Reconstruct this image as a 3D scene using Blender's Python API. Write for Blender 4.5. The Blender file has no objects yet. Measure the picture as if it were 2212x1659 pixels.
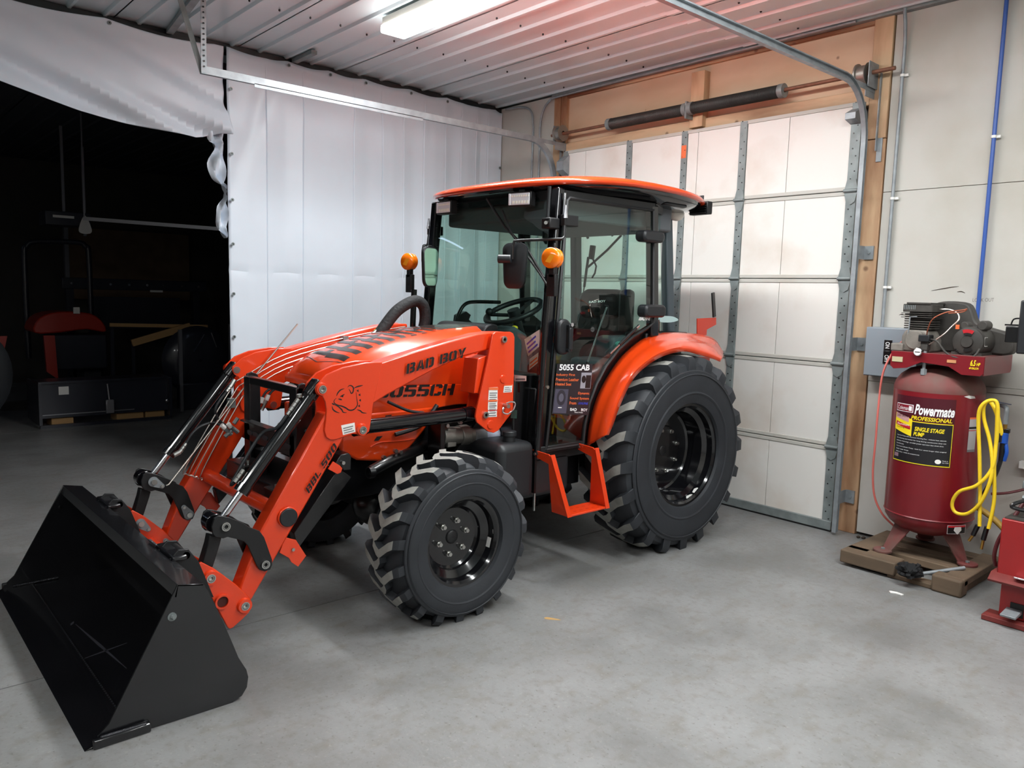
import bpy, bmesh, math, random
from mathutils import Vector, Matrix
random.seed(7)
C = bpy.context.scene.collection
PI = math.pi

# ---------------------------------------------------------------- camera, world, lights, exposure
cam_d = bpy.data.cameras.new('camera'); cam = bpy.data.objects.new('camera', cam_d); C.objects.link(cam)
FPX = 1679.19; YAW, PITCH, ROLL = 0.847098, 0.113693, -0.027102
cam_d.sensor_width = 36.0; cam_d.lens = FPX / 2212 * 36.0; cam_d.clip_start = 0.05; cam_d.clip_end = 60
fw = Vector((math.cos(YAW)*math.cos(PITCH), math.sin(YAW)*math.cos(PITCH), -math.sin(PITCH)))
rt = Vector((math.sin(YAW), -math.cos(YAW), 0)); dn = fw.cross(rt)
r2 = math.cos(ROLL)*rt + math.sin(ROLL)*dn; d2 = -math.sin(ROLL)*rt + math.cos(ROLL)*dn
m = Matrix((r2, -d2, -fw)).transposed().to_4x4(); m.translation = (0, 0, 1.6)
cam.matrix_world = m
bpy.context.scene.camera = cam

w = bpy.data.worlds.new('world'); bpy.context.scene.world = w; w.use_nodes = True
w.node_tree.nodes['Background'].inputs[0].default_value = (0.6, 0.7, 0.9, 1)
w.node_tree.nodes['Background'].inputs[1].default_value = 0.02

def area(name, loc, sx, sy, power, col=(.93, .985, 1), rot=(0, 0, 0), spread=PI):
    l = bpy.data.lights.new(name, 'AREA'); l.shape = 'RECTANGLE'; l.size = sx; l.size_y = sy
    l.energy = power; l.color = col; l.spread = spread
    o = bpy.data.objects.new(name, l); C.objects.link(o); o.location = loc; o.rotation_euler = rot
    return o
# fluorescent fixtures of the shop: (x, y centre, length, power)
FIX = [(3.10, 3.65, 2.44, 94), (3.10, 0.6, 2.44, 92), (3.10, -2.9, 2.44, 46), (-0.20, -1.0, 2.44, 26), (-1.6, 2.4, 2.44, 15)]
for i, (x, y, L, p) in enumerate(FIX):
    area('tube_light', (x, y, 3.375), 0.20, L, p)
vs = bpy.context.scene.view_settings
bpy.context.scene.display_settings.display_device = 'sRGB'
vs.view_transform = 'Standard'; vs.look = 'None'; vs.gamma = 1; vs.use_curve_mapping = False; vs.exposure = 0.0

# ---------------------------------------------------------------- materials
def lin(c):
    return tuple(((v/255)/12.92 if v/255 <= .04045 else (((v/255)+.055)/1.055)**2.4) for v in c)
def mat(name, col, rough=.5, metal=0., coat=0., noise=0., scale=8., bump=0., bscale=None, col2=None, thr=(.35, .65), spec=.5, aniso=None, emit=None):
    M = bpy.data.materials.new(name); M.use_nodes = True; n = M.node_tree.nodes; l = M.node_tree.links
    b = n['Principled BSDF']; c = lin(col)
    b.inputs['Base Color'].default_value = (*c, 1); b.inputs['Roughness'].default_value = rough
    b.inputs['Metallic'].default_value = metal; b.inputs['Coat Weight'].default_value = coat
    b.inputs['Coat Roughness'].default_value = .06; b.inputs['Specular IOR Level'].default_value = spec
    tc = n.new('ShaderNodeTexCoord'); mp = n.new('ShaderNodeMapping'); l.new(tc.outputs['Object'], mp.inputs[0])
    if aniso: mp.inputs['Scale'].default_value = aniso
    if noise > 0 or col2:
        t = n.new('ShaderNodeTexNoise'); t.inputs['Scale'].default_value = scale; t.inputs['Detail'].default_value = 6
        l.new(mp.outputs[0], t.inputs['Vector'])
        r = n.new('ShaderNodeMapRange'); r.inputs[1].default_value = thr[0]; r.inputs[2].default_value = thr[1]
        l.new(t.outputs[0], r.inputs[0])
        mx = n.new('ShaderNodeMix'); mx.data_type = 'RGBA'
        c2 = lin(col2) if col2 else tuple(v*(1-noise) for v in c)
        mx.inputs[6].default_value = (*c, 1); mx.inputs[7].default_value = (*c2, 1)
        l.new(r.outputs[0], mx.inputs[0]); l.new(mx.outputs[2], b.inputs['Base Color'])
    if bump > 0:
        t = n.new('ShaderNodeTexNoise'); t.inputs['Scale'].default_value = bscale or scale; t.inputs['Detail'].default_value = 5
        l.new(mp.outputs[0], t.inputs['Vector'])
        bp = n.new('ShaderNodeBump'); bp.inputs['Strength'].default_value = bump; bp.inputs['Distance'].default_value = .01
        l.new(t.outputs[0], bp.inputs['Height']); l.new(bp.outputs[0], b.inputs['Normal'])
    if emit:
        b.inputs['Emission Color'].default_value = (1, .98, .95, 1); b.inputs['Emission Strength'].default_value = emit
    return M
def glass(name, tint, ior=1.5, dens=1.0):
    M = bpy.data.materials.new(name); M.use_nodes = True; n = M.node_tree.nodes; l = M.node_tree.links
    n.remove(n['Principled BSDF']); out = n['Material Output']
    tr = n.new('ShaderNodeBsdfTransparent'); tr.inputs[0].default_value = (*tint, 1)
    g = n.new('ShaderNodeBsdfGlossy'); g.inputs['Roughness'].default_value = .01; g.inputs[0].default_value = (1, 1, 1, 1)
    lw = n.new('ShaderNodeLayerWeight'); lw.inputs[0].default_value = .5      # facing, same from both sides of the pane
    pw = n.new('ShaderNodeMath'); pw.operation = 'POWER'; pw.inputs[1].default_value = 4.2; l.new(lw.outputs['Facing'], pw.inputs[0])
    ml = n.new('ShaderNodeMath'); ml.operation = 'MULTIPLY_ADD'; ml.inputs[1].default_value = .85; ml.inputs[2].default_value = .075; l.new(pw.outputs[0], ml.inputs[0])
    mx = n.new('ShaderNodeMixShader'); l.new(ml.outputs[0], mx.inputs[0]); l.new(tr.outputs[0], mx.inputs[1]); l.new(g.outputs[0], mx.inputs[2])
    l.new(mx.outputs[0], out.inputs[0]); return M
ORANGE = mat('tractor_orange', (222, 60, 16), .34, coat=.5, bump=.02, bscale=300)
ORANGE2 = mat('hood_orange', (222, 66, 16), .25, coat=.8)
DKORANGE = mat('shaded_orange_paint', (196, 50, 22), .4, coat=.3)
BLACK = mat('black_paint', (15, 15, 17), .32, coat=.3)
BGLOSS = mat('black_gloss', (14, 14, 17), .12, coat=.6)
BMATTE = mat('black_powdercoat', (19, 19, 21), .5, bump=.05, bscale=400)
BPLAST = mat('black_plastic', (28, 30, 33), .45, bump=.05, bscale=500)
BUCKETM = mat('bucket_paint', (22, 22, 25), .24, coat=.5, noise=.25, scale=3, bump=.03, bscale=200)
WELD = mat('weld_bead', (70, 70, 74), .3, metal=.6, bump=.6, bscale=120)
RUBBER = mat('tire_rubber', (41, 44, 49), .62, noise=.22, scale=7, bump=.06, bscale=90)
RUBTOP = mat('lug_face_rubber', (150, 150, 144), .75, noise=.3, scale=14, bump=.1, bscale=80)
CHROME = mat('chrome', (225, 225, 230), .12, metal=1)
ZINC = mat('zinc_bolt', (190, 190, 186), .3, metal=1)
STEEL = mat('steel_line', (215, 205, 195), .3, metal=1)
GALV = mat('galvanised_steel', (158, 164, 168), .52, metal=.45, noise=.25, scale=14)
GALVD = mat('dull_galvanised', (138, 146, 146), .5, metal=.25, noise=.3, scale=9)
AMBER = mat('amber_lens', (255, 128, 8), .12, coat=.8)
LENS = mat('lamp_lens', (238, 240, 246), .12, metal=.0, coat=1)
MIRROR = mat('mirror_glass', (205, 225, 215), .03, metal=1)
WHITE = mat('white_sticker', (232, 230, 226), .5)
WHITEP = mat('white_print', (240, 240, 240), .5)
STICK = mat('sticker_print', (120, 118, 120), .6)
ORPRINT = mat('orange_print', (232, 110, 60), .5)
BLPRINT = mat('blue_print', (50, 70, 190), .5)
REDPRINT = mat('red_print', (190, 30, 40), .5)
YELPRINT = mat('yellow_print', (240, 215, 30), .5)
BKPRINT = mat('black_decal', (14, 12, 12), .5)
DECALG = mat('hood_stripe_decal', (50, 38, 34), .3, coat=.5)
GLASS = glass('cab_glass', (.70, .86, .80))
GLASSW = glass('windshield_glass', (.70, .86, .80), 1.5)
GALUM = mat('cast_aluminium', (150, 146, 140), .45, metal=.8, bump=.1, bscale=60)
SEATM = mat('seat_leather', (38, 36, 36), .5)
CABGREY = mat('cab_grey_trim', (70, 80, 86), .6)
LINER = mat('cab_liner', (92, 96, 100), .8)
TEALP = mat('teal_film', (90, 150, 140), .4)
PLASTICBAG = glass('plastic_film', (.62, .68, .74), 1.6)

# ---------------------------------------------------------------- mesh helpers
OFF = {}
class MB:
    def __init__(s): s.v = []; s.f = []; s.mi = []; s.cur = 0
    def add(s, vs_, fs):
        k = len(s.v); s.v += [tuple(v) for v in vs_]
        for f in fs: s.f.append([i+k for i in f]); s.mi.append(s.cur)
        return s
    def box(s, x0, x1, y0, y1, z0, z1):
        p = [(x0,y0,z0),(x1,y0,z0),(x1,y1,z0),(x0,y1,z0),(x0,y0,z1),(x1,y0,z1),(x1,y1,z1),(x0,y1,z1)]
        return s.add(p, [(0,3,2,1),(4,5,6,7),(0,1,5,4),(1,2,6,5),(2,3,7,6),(3,0,4,7)])
    def prism(s, poly, axis, a, b):
        n = len(poly)
        def q(u, v, t): return {'y': (u, t, v), 'x': (t, u, v), 'z': (u, v, t)}[axis]
        vs_ = [q(u, v, a) for u, v in poly] + [q(u, v, b) for u, v in poly]
        fs = [tuple(range(n)), tuple(range(2*n-1, n-1, -1))] + [(i, (i+1) % n, n+(i+1) % n, n+i) for i in range(n)]
        return s.add(vs_, fs)
    def obox(s, c, ux, uy, uz):   # oriented box, half vectors
        c = Vector(c); ux = Vector(ux); uy = Vector(uy); uz = Vector(uz)
        p = [c+a*ux+b*uy+d*uz for d in (-1, 1) for (a, b) in ((-1,-1),(1,-1),(1,1),(-1,1))]
        return s.add(p, [(0,3,2,1),(4,5,6,7),(0,1,5,4),(1,2,6,5),(2,3,7,6),(3,0,4,7)])
    def bar(s, p0, p1, w, h, up=(0, 0, 1)):
        p0 = Vector(p0); p1 = Vector(p1); d = (p1-p0); n = d.normalized(); sd = n.cross(Vector(up))
        if sd.length < 1e-4: sd = n.cross(Vector((1, 0, 0)))
        sd.normalize(); u = sd.cross(n)
        return s.obox((p0+p1)/2, d/2, sd*w/2, u*h/2)
    def cyl(s, p0, p1, r0, r1=None, n=20, caps=True):
        return s.tube([p0, p1], r0, n=n, r1=r1, caps=caps)
    def tube(s, pts, r, n=8, r1=None, caps=True, rs=None):
        pts = [Vector(p) for p in pts]; N = len(pts)
        if rs is None: rs = [r + ((r1 if r1 is not None else r)-r)*i/(N-1) for i in range(N)]
        t0 = (pts[1]-pts[0]).normalized(); a = Vector((0, 0, 1)) if abs(t0.z) < .9 else Vector((1, 0, 0))
        u = t0.cross(a).normalized(); vs_ = []; T = t0
        for i, p in enumerate(pts):
            t = (pts[min(i+1, N-1)]-pts[max(i-1, 0)]).normalized()
            u = (u - t*u.dot(t)).normalized(); vv = t.cross(u)
            vs_ += [p + (u*math.cos(2*PI*k/n) + vv*math.sin(2*PI*k/n))*rs[i] for k in range(n)]
        fs = [(i*n+k, i*n+(k+1) % n, (i+1)*n+(k+1) % n, (i+1)*n+k) for i in range(N-1) for k in range(n)]
        if caps: fs += [tuple(range(n))[::-1], tuple(range((N-1)*n, N*n))]
        return s.add(vs_, fs)
    def lathe(s, prof, c, axis='y', n=48, closed=False, a0=0., a1=2*PI):
        c = Vector(c); full = abs(a1-a0-2*PI) < 1e-6; m_ = n if full else n+1; vs_ = []
        for k in range(m_):
            a = a0+(a1-a0)*k/n; ca, sa = math.cos(a), math.sin(a)
            for r, h in prof:
                vs_.append(c + (Vector((r*ca, h, r*sa)) if axis == 'y' else Vector((r*ca, r*sa, h)) if axis == 'z' else Vector((h, r*ca, r*sa))))
        P = len(prof); fs = []
        for k in range(n):
            k2 = (k+1) % m_
            for i in range(P-(0 if closed else 1)):
                j = (i+1) % P; fs.append((k*P+i, k*P+j, k2*P+j, k2*P+i))
        return s.add(vs_, fs)
    def sphere(s, c, r, n=12, sc=(1, 1, 1)):
        prof = [(max(1e-4, r*math.sin(PI*i/8)), -r*math.cos(PI*i/8)) for i in range(9)]
        k = len(s.v); s.lathe(prof, (0, 0, 0), 'z', n)
        for i in range(k, len(s.v)):
            x, y, z = s.v[i]; s.v[i] = (c[0]+x*sc[0], c[1]+y*sc[1], c[2]+z*sc[2])
        return s
    def mat(s, i): s.cur = i; return s
    def mirror_y(s, mid):   # append mirrored copy
        k = len(s.v); vs0 = list(s.v); fs0 = list(s.f); mi0 = list(s.mi)
        s.v += [(x, 2*mid-y, z) for x, y, z in vs0]
        for f, m_ in zip(fs0, mi0): s.f.append([i+k for i in f][::-1]); s.mi.append(m_)
        return s
    def build(s, name, mats, parent=None, bevel=0., smooth=True, label=None, cat=None, group=None, kind=None, recalc=True, ang=38):
        if not isinstance(mats, (list, tuple)): mats = [mats]
        off = OFF.get(parent.name, Vector((0, 0, 0))) if parent else Vector((0, 0, 0))
        me = bpy.data.meshes.new(name); me.from_pydata([tuple(Vector(v)-off) for v in s.v], [], s.f)
        for m_ in mats: me.materials.append(m_)
        me.polygons.foreach_set('material_index', s.mi)
        if recalc:
            bm = bmesh.new(); bm.from_mesh(me); bmesh.ops.recalc_face_normals(bm, faces=bm.faces); bm.to_mesh(me); bm.free()
        if smooth:
            me.shade_smooth(); me.set_sharp_from_angle(angle=math.radians(ang))
        o = bpy.data.objects.new(name, me); C.objects.link(o)
        if parent: o.parent = parent; OFF[o.name] = off
        if bevel > 0:
            bv = o.modifiers.new('bevel', 'BEVEL'); bv.width = bevel; bv.segments = 2; bv.limit_method = 'ANGLE'; bv.angle_limit = math.radians(40)
        return tag(o, label, cat, group, kind)
def tag(o, label=None, cat=None, group=None, kind=None):
    if label: o['label'] = label
    if cat: o['category'] = cat
    if group: o['group'] = group
    if kind: o['kind'] = kind
    return o
def thing(name, label, cat, loc, group=None):
    o = bpy.data.objects.new(name, None); C.objects.link(o); o.location = loc; o.empty_display_size = .1
    OFF[o.name] = Vector(loc); return tag(o, label, cat, group)
def cr(pts, k=6, closed=False):   # Catmull-Rom smoothing
    P = [Vector(p) for p in pts]; out = []; n = len(P)
    for i in range(n if closed else n-1):
        a = P[(i-1) % n] if (closed or i > 0) else P[0]; b = P[i]; c = P[(i+1) % n]
        d = P[(i+2) % n] if (closed or i+2 < n) else P[-1]
        for j in range(k):
            t = j/k; out.append(.5*((2*b)+(c-a)*t+(2*a-5*b+4*c-d)*t*t+(3*b-a-3*c+d)*t**3))
    if not closed: out.append(P[-1])
    return out
def cr2(pts, k=5, closed=False): return [(p.x, p.y) for p in cr([(a, b, 0) for a, b in pts], k, closed)]
def rrect(x0, x1, y0, y1, r, n=4):
    o = []
    for cx, cy, a in ((x1-r, y1-r, 0), (x0+r, y1-r, 90), (x0+r, y0+r, 180), (x1-r, y0+r, 270)):
        for i in range(n+1):
            t = math.radians(a+90*i/n); o.append((cx+r*math.cos(t), cy+r*math.sin(t)))
    return o
def circ(cx, cy, r, n=16, a0=0): return [(cx+r*math.cos(2*PI*i/n+a0), cy+r*math.sin(2*PI*i/n+a0)) for i in range(n)]
def capsule(p, q, r0, r1=None, n=8):   # 2D capsule outline
    r1 = r0 if r1 is None else r1; a = math.atan2(q[1]-p[1], q[0]-p[0]); o = []
    for i in range(n+1): t = a+PI/2+PI*i/n; o.append((p[0]+r0*math.cos(t), p[1]+r0*math.sin(t)))
    for i in range(n+1): t = a-PI/2+PI*i/n; o.append((q[0]+r1*math.cos(t), q[1]+r1*math.sin(t)))
    return o
# ---- lettering
def text(s_, P, U_, V_, m_, parent, name='lettering', bold=.0, shear=0., fit=True, warp=None, n=None, th=.0008, **kw):
    """flat print: text fitted to the parallelogram P + u*U + v*V"""
    cu = bpy.data.curves.new('t', 'FONT'); cu.body = s_; cu.offset = bold; cu.shear = shear; cu.resolution_u = 3
    o = bpy.data.objects.new('t', cu); C.objects.link(o)
    dg = bpy.context.evaluated_depsgraph_get(); me = bpy.data.meshes.new_from_object(o.evaluated_get(dg))
    C.objects.unlink(o); bpy.data.objects.remove(o)
    xs = [v.co.x for v in me.vertices]; ys = [v.co.y for v in me.vertices]
    x0, x1, y0, y1 = min(xs), max(xs), min(ys), max(ys)
    P = Vector(P); U_ = Vector(U_); V_ = Vector(V_); nn = U_.cross(V_).normalized() if n is None else Vector(n)
    b = MB(); co = [P+U_*((v.co.x-x0)/(x1-x0))+V_*((v.co.y-y0)/(y1-y0))+nn*th for v in me.vertices]
    if warp: co = [warp(c) for c in co]
    b.add(co, [tuple(p.vertices) for p in me.polygons])
    bpy.data.meshes.remove(me)
    return b.build(name, m_, parent, smooth=False, recalc=False, **kw)
GL = {
 'B': [[(0,0),(.3,0),(.3,1),(0,1)], [(.38,1),(.85,1),(1,.88),(1,.6),(.9,.5),(1,.4),(1,.12),(.85,0),(.38,0),(.38,.18),(.68,.18),(.68,.42),(.38,.42),(.38,.58),(.68,.58),(.68,.82),(.38,.82)]],
 'A': [[(0,0),(.28,0),(.5,.72),(.5,1),(.36,1)], [(.56,1),(.68,1),(1,0),(.7,0),(.64,.2),(.36,.2),(.42,.38),(.6,.38),(.56,.6)]],
 'D': [[(0,0),(.3,0),(.3,1),(0,1)], [(.38,1),(.82,1),(1,.84),(1,.16),(.82,0),(.38,0),(.38,.2),(.68,.2),(.68,.8),(.38,.8)]],
 'O': [[(.46,1),(.18,1),(0,.84),(0,.16),(.18,0),(.46,0),(.46,.2),(.32,.2),(.32,.8),(.46,.8)], [(.54,1),(.82,1),(1,.84),(1,.16),(.82,0),(.54,0),(.54,.2),(.68,.2),(.68,.8),(.54,.8)]],
 'Y': [[(0,1),(.32,1),(.48,.7),(.48,.34),(.36,.34)], [(.54,.7),(.74,1),(1.06,1),(.68,.38),(.68,0),(.36,0),(.36,.27),(.54,.27)]],
 '5': [[(.95,1),(.04,1),(.04,.56),(.3,.56),(.3,.8),(.95,.8)], [(.04,.48),(.04,.62),(.88,.62),(1,.52),(1,.12),(.85,0),(.4,0),(.4,.18),(.66,.18),(.66,.44),(.04,.44)], [(0,0),(.32,0),(.32,.2),(0,.2)]],
 'C': [[(.3,0),(.15,0),(0,.12),(0,.88),(.15,1),(.3,1)], [(.38,1),(.85,1),(1,.88),(1,.66),(.68,.66),(.68,.8),(.38,.8)], [(.38,0),(.85,0),(1,.12),(1,.34),(.68,.34),(.68,.2),(.38,.2)]],
 'H': [[(0,0),(.3,0),(.3,1),(0,1)], [(.38,.6),(.68,.6),(.68,1),(1,1),(1,0),(.68,0),(.68,.4),(.38,.4)]],
 'L': [[(0,0),(.3,0),(.3,1),(0,1)], [(.38,0),(.95,0),(.95,.2),(.38,.2)]],
}
GL['0'] = GL['O']
def stencil(s_, P, U_, V_, n, m_, parent, name='lettering', gap=.22, th=.0008):
    P = Vector(P); U_ = Vector(U_); V_ = Vector(V_); n = Vector(n); tot = 0; pos = []
    for ch in s_:
        if ch == ' ': tot += .6; continue
        pos.append((ch, tot)); tot += 1+gap
    tot -= gap; b = MB()
    for ch, x in pos:
        for poly in GL[ch]: b.add([P+U_*((x+u)/tot)+V_*v+n*th for u, v in poly], [tuple(range(len(poly)))])
    return b.build(name, m_, parent, smooth=False, recalc=False)
def ribbon(b, pts, w, th, fr):   # brush stroke: 2D points -> quads with tapered width; fr maps (u,v)->3D
    P = cr2(pts, 5); n = len(P); L = []; R = []
    for i, (x, y) in enumerate(P):
        dx = P[min(i+1, n-1)][0]-P[max(i-1, 0)][0]; dy = P[min(i+1, n-1)][1]-P[max(i-1, 0)][1]; q = math.hypot(dx, dy) or 1
        ww = w*(.25+.75*math.sin(PI*min(.97, max(.03, i/(n-1)))))/2
        L.append(fr(x-dy/q*ww, y+dx/q*ww)); R.append(fr(x+dy/q*ww, y-dx/q*ww))
    b.add(L+R, [(i, i+1, n+i+1, n+i) for i in range(n-1)])

# ---------------------------------------------------------------- setting
CONC = mat('concrete', (138, 138, 138), .42, col2=(118, 118, 117), scale=2.2, thr=(.3, .7), bump=.12, bscale=40)
def conc_extra(M):   # grain, pits and stains at two more scales
    n = M.node_tree.nodes; l = M.node_tree.links; b = n['Principled BSDF']; src = b.inputs['Base Color'].links[0].from_socket
    tc = n.new('ShaderNodeTexCoord')
    for sc, lo, hi, c, f, asp in ((26, .50, .72, (104, 100, 93), .42, (1, .7, 1)), (70, .60, .75, (84, 80, 72), .6, (1, .8, 1)), (9, .52, .72, (112, 107, 98), .5, (.7, 1.3, 1)), (60, .60, .74, (160, 158, 152), .4, (1, 1, 1)), (1.1, .52, .62, (100, 99, 97), .35, (1, 1, 1))):
        mp = n.new('ShaderNodeMapping'); mp.inputs['Scale'].default_value = asp; l.new(tc.outputs['Object'], mp.inputs[0])
        t = n.new('ShaderNodeTexNoise'); t.inputs['Scale'].default_value = sc; t.inputs['Detail'].default_value = 4; l.new(mp.outputs[0], t.inputs['Vector'])
        r = n.new('ShaderNodeMapRange'); r.inputs[1].default_value = lo; r.inputs[2].default_value = hi; r.inputs[4].default_value = f; l.new(t.outputs[0], r.inputs[0])
        mx = n.new('ShaderNodeMix'); mx.data_type = 'RGBA'; mx.inputs[7].default_value = (*lin(c), 1)
        l.new(r.outputs[0], mx.inputs[0]); l.new(src, mx.inputs[6]); src = mx.outputs[2]
    l.new(src, b.inputs['Base Color'])
conc_extra(CONC)
WALLP = mat('painted_board', (188, 185, 178), .6, col2=(172, 166, 154), scale=1.6, thr=(.5, .8), bump=.03, bscale=60)
WALLD = mat('dusty_painted_board', (188, 184, 178), .65, col2=(168, 162, 152), scale=3, thr=(.4, .8), bump=.05, bscale=50)
DOORP = mat('door_board', (222, 219, 214), .55, col2=(202, 190, 178), scale=2.2, thr=(.5, .8), bump=.03, bscale=30)
WOOD = mat('rough_timber', (208, 174, 138), .65, col2=(134, 84, 52), scale=4, thr=(.42, .68), bump=.25, bscale=25, aniso=(1, 1, .22))
WOODH = mat('rough_beam', (206, 172, 138), .65, col2=(124, 76, 46), scale=4, thr=(.42, .68), bump=.25, bscale=25, aniso=(1, .2, 1))
PLY = mat('plywood', (214, 190, 162), .6, col2=(198, 162, 130), scale=3, thr=(.38, .7), bump=.05, bscale=20, aniso=(1, .4, 1))
def knots(M, sc, thr_):
    n = M.node_tree.nodes; l = M.node_tree.links; b = n['Principled BSDF']; src = b.inputs['Base Color'].links[0].from_socket
    tc = n.new('ShaderNodeTexCoord'); v = n.new('ShaderNodeTexVoronoi'); v.inputs['Scale'].default_value = sc; l.new(tc.outputs['Object'], v.inputs['Vector'])
    r = n.new('ShaderNodeMapRange'); r.inputs[1].default_value = thr_; r.inputs[2].default_value = thr_*.45; r.inputs[4].default_value = .7; l.new(v.outputs['Distance'], r.inputs[0])
    mx = n.new('ShaderNodeMix'); mx.data_type = 'RGBA'; mx.inputs[7].default_value = (*lin((92, 54, 34)), 1)
    l.new(r.outputs[0], mx.inputs[0]); l.new(src, mx.inputs[6]); l.new(mx.outputs[2], b.inputs['Base Color'])
knots(WOOD, 6, .14); knots(WOODH, 6, .14); knots(PLY, 5.5, .09)
CEILM = mat('ceiling_steel', (204, 218, 222), .3, metal=.15, noise=.08, scale=1.5)
TARP = mat('white_tarp', (216, 224, 234), .42, bump=.08, bscale=6, noise=.05, scale=2)
GRIME = mat('grime', (60, 48, 38), .8)
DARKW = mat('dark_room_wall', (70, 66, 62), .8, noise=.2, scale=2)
OSB = mat('brown_sheathing', (120, 96, 74), .8, noise=.2, scale=5)

def S(b, name, m_, parent=None, **k): return b.build(name, m_, parent, kind=None if parent else 'structure', **k)
XW, YT, ZC = 5.34, 6.29, 3.51
floor = S(MB().box(-7, 5.6, -5, 14.4, -.25, -.03), 'floor', CONC)
JY = [-5, 3.494, 9.6, 14.4]
for i in range(3): S(MB().box(-7, 5.52, JY[i]+.004, JY[i+1]-.004, -.04, 0), 'floor_slab', CONC, floor)
wall = S(MB().box(5.42, 5.6, -5, 14.4, 0, 3.7), 'wall_right', WALLD)
def wp(y0, y1, z0, z1, m_=WALLP, x0=XW): S(MB().box(x0, 5.43, y0+.0015, y1-.0015, z0+.0015, z1-.0015), 'wall_panel', m_, wall, bevel=.002)
for y0, y1 in ((-.08, 2.36), (-2.52, -.08), (-4.96, -2.52)):
    wp(y0, y1, 2.348, 3.5); wp(y0, y1, 1.12, 2.348); wp(y0, y1, .02, 1.085, WALLD)
S(MB().box(5.335, 5.43, -4.96, 2.36, 1.085, 1.12), 'wall_rail', WALLD, wall, bevel=.004)
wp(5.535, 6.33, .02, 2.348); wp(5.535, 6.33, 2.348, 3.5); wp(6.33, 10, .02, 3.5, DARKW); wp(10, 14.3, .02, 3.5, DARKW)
S(MB().box(-7, 5.6, -5.15, -5, 0, 3.7), 'wall_front', WALLD); S(MB().box(-7.15, -7, -5, 14.4, 0, 3.7), 'wall_left', WALLD)
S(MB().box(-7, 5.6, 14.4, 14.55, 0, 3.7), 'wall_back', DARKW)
# rough timber frame of the door opening
S(MB().box(5.335, 5.43, 2.367, 2.495, 0, 2.70), 'trim_1', WOOD, bevel=.004)
S(MB().box(5.325, 5.43, 2.367, 2.495, 2.703, 3.50), 'trim_2', WOOD, bevel=.004)
S(MB().box(5.335, 5.43, 5.366, 5.44, 0, 3.50), 'trim_3', WOOD, bevel=.003); S(MB().box(5.33, 5.43, 5.443, 5.53, 0, 3.50), 'trim_4', WOOD, bevel=.003)
S(MB().box(5.335, 5.42, 2.497, 5.364, 2.93, 3.04), 'trim_5', WOODH, bevel=.005)
S(MB().box(5.335, 5.42, 2.497, 5.364, 3.45, 3.50), 'trim_6', WOODH, bevel=.004)
S(MB().box(5.365, 5.42, 2.497, 5.364, 3.03, 3.46), 'trim_7', PLY)
S(MB().box(5.29, 5.37, 3.80, 3.925, 2.97, 3.40), 'trim_8', WOOD, bevel=.003)
# sectional overhead door
ZS = [0.035, .605, 1.19, 1.774, 2.362, 2.945]
door = S(MB().box(5.262, 5.30, 2.50, 5.30, .0, 2.945), 'door_1', GALVD)
ST = [(2.495, 2.565), (3.36, 3.42), (3.90, 3.955), (4.475, 4.532), (5.24, 5.30)]
SEAM = {(2.565, 3.36): 3.02, (3.42, 3.90): 3.80, (3.955, 4.475): None, (4.532, 5.24): 5.02}
for i in range(5):
    z0, z1 = ZS[i]+.028, ZS[i+1]-.028
    for (a, b), sm in SEAM.items():
        cells = [(a, b)] if sm is None else [(a, sm), (sm, b)]
        for c0, c1 in cells: S(MB().box(5.253, 5.27, c0+.002, c1-.002, z0, z1), 'door_panel', DOORP, door, bevel=.001)
    for (a, b) in ST: S(MB().box(5.243, 5.27, a, b, ZS[i]+.006, ZS[i+1]-.006), 'door_stile', GALVD, door, bevel=.002)
for i in range(1, 5):
    for dz in (-.016, .016): S(MB().box(5.247, 5.27, 2.565, 5.24, ZS[i]+dz-.013, ZS[i]+dz+.013), 'section_rail', WALLP, door, bevel=.003)
    for (a, b) in ST:
        h = MB().prism([(a+.005, ZS[i]-.075), ((a+b)/2, ZS[i]-.095), (b-.005, ZS[i]-.075), (b+.012, ZS[i]), (b-.005, ZS[i]+.075), (a+.005, ZS[i]+.075), (a-.012, ZS[i])], 'x', 5.236, 5.244)
        h.cyl((5.232, a-.012, ZS[i]), (5.232, b+.012, ZS[i]), .012, n=10); S(h, 'hinge', GALVD, door)
S(MB().box(5.235, 5.26, 2.495, 5.30, 0.012, .075), 'bottom_rail', GALVD, door, bevel=.003); S(MB().box(5.24, 5.27, 2.5, 5.3, 0, .012), 'rubber_seal', BLACK, door)
S(MB().box(5.247, 5.27, 2.5, 5.3, 2.918, 2.943), 'top_rail', WALLP, door)
S(MB().box(5.240, 5.243, 3.905, 3.95, 2.73, 2.83), 'orange_tape', ORPRINT, door, label='orange tape')
screws = MB()
for (a, b) in ST:
    for k in range(58): screws.cyl((5.240, (a+b)/2+(.012 if k % 2 else -.012), .09+k*.05), (5.243, (a+b)/2+(.012 if k % 2 else -.012), .09+k*.05), .005, n=6)
S(screws, 'rivet', BLACK, door); bpy.data.objects['rivet']['kind'] = 'stuff'

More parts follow.
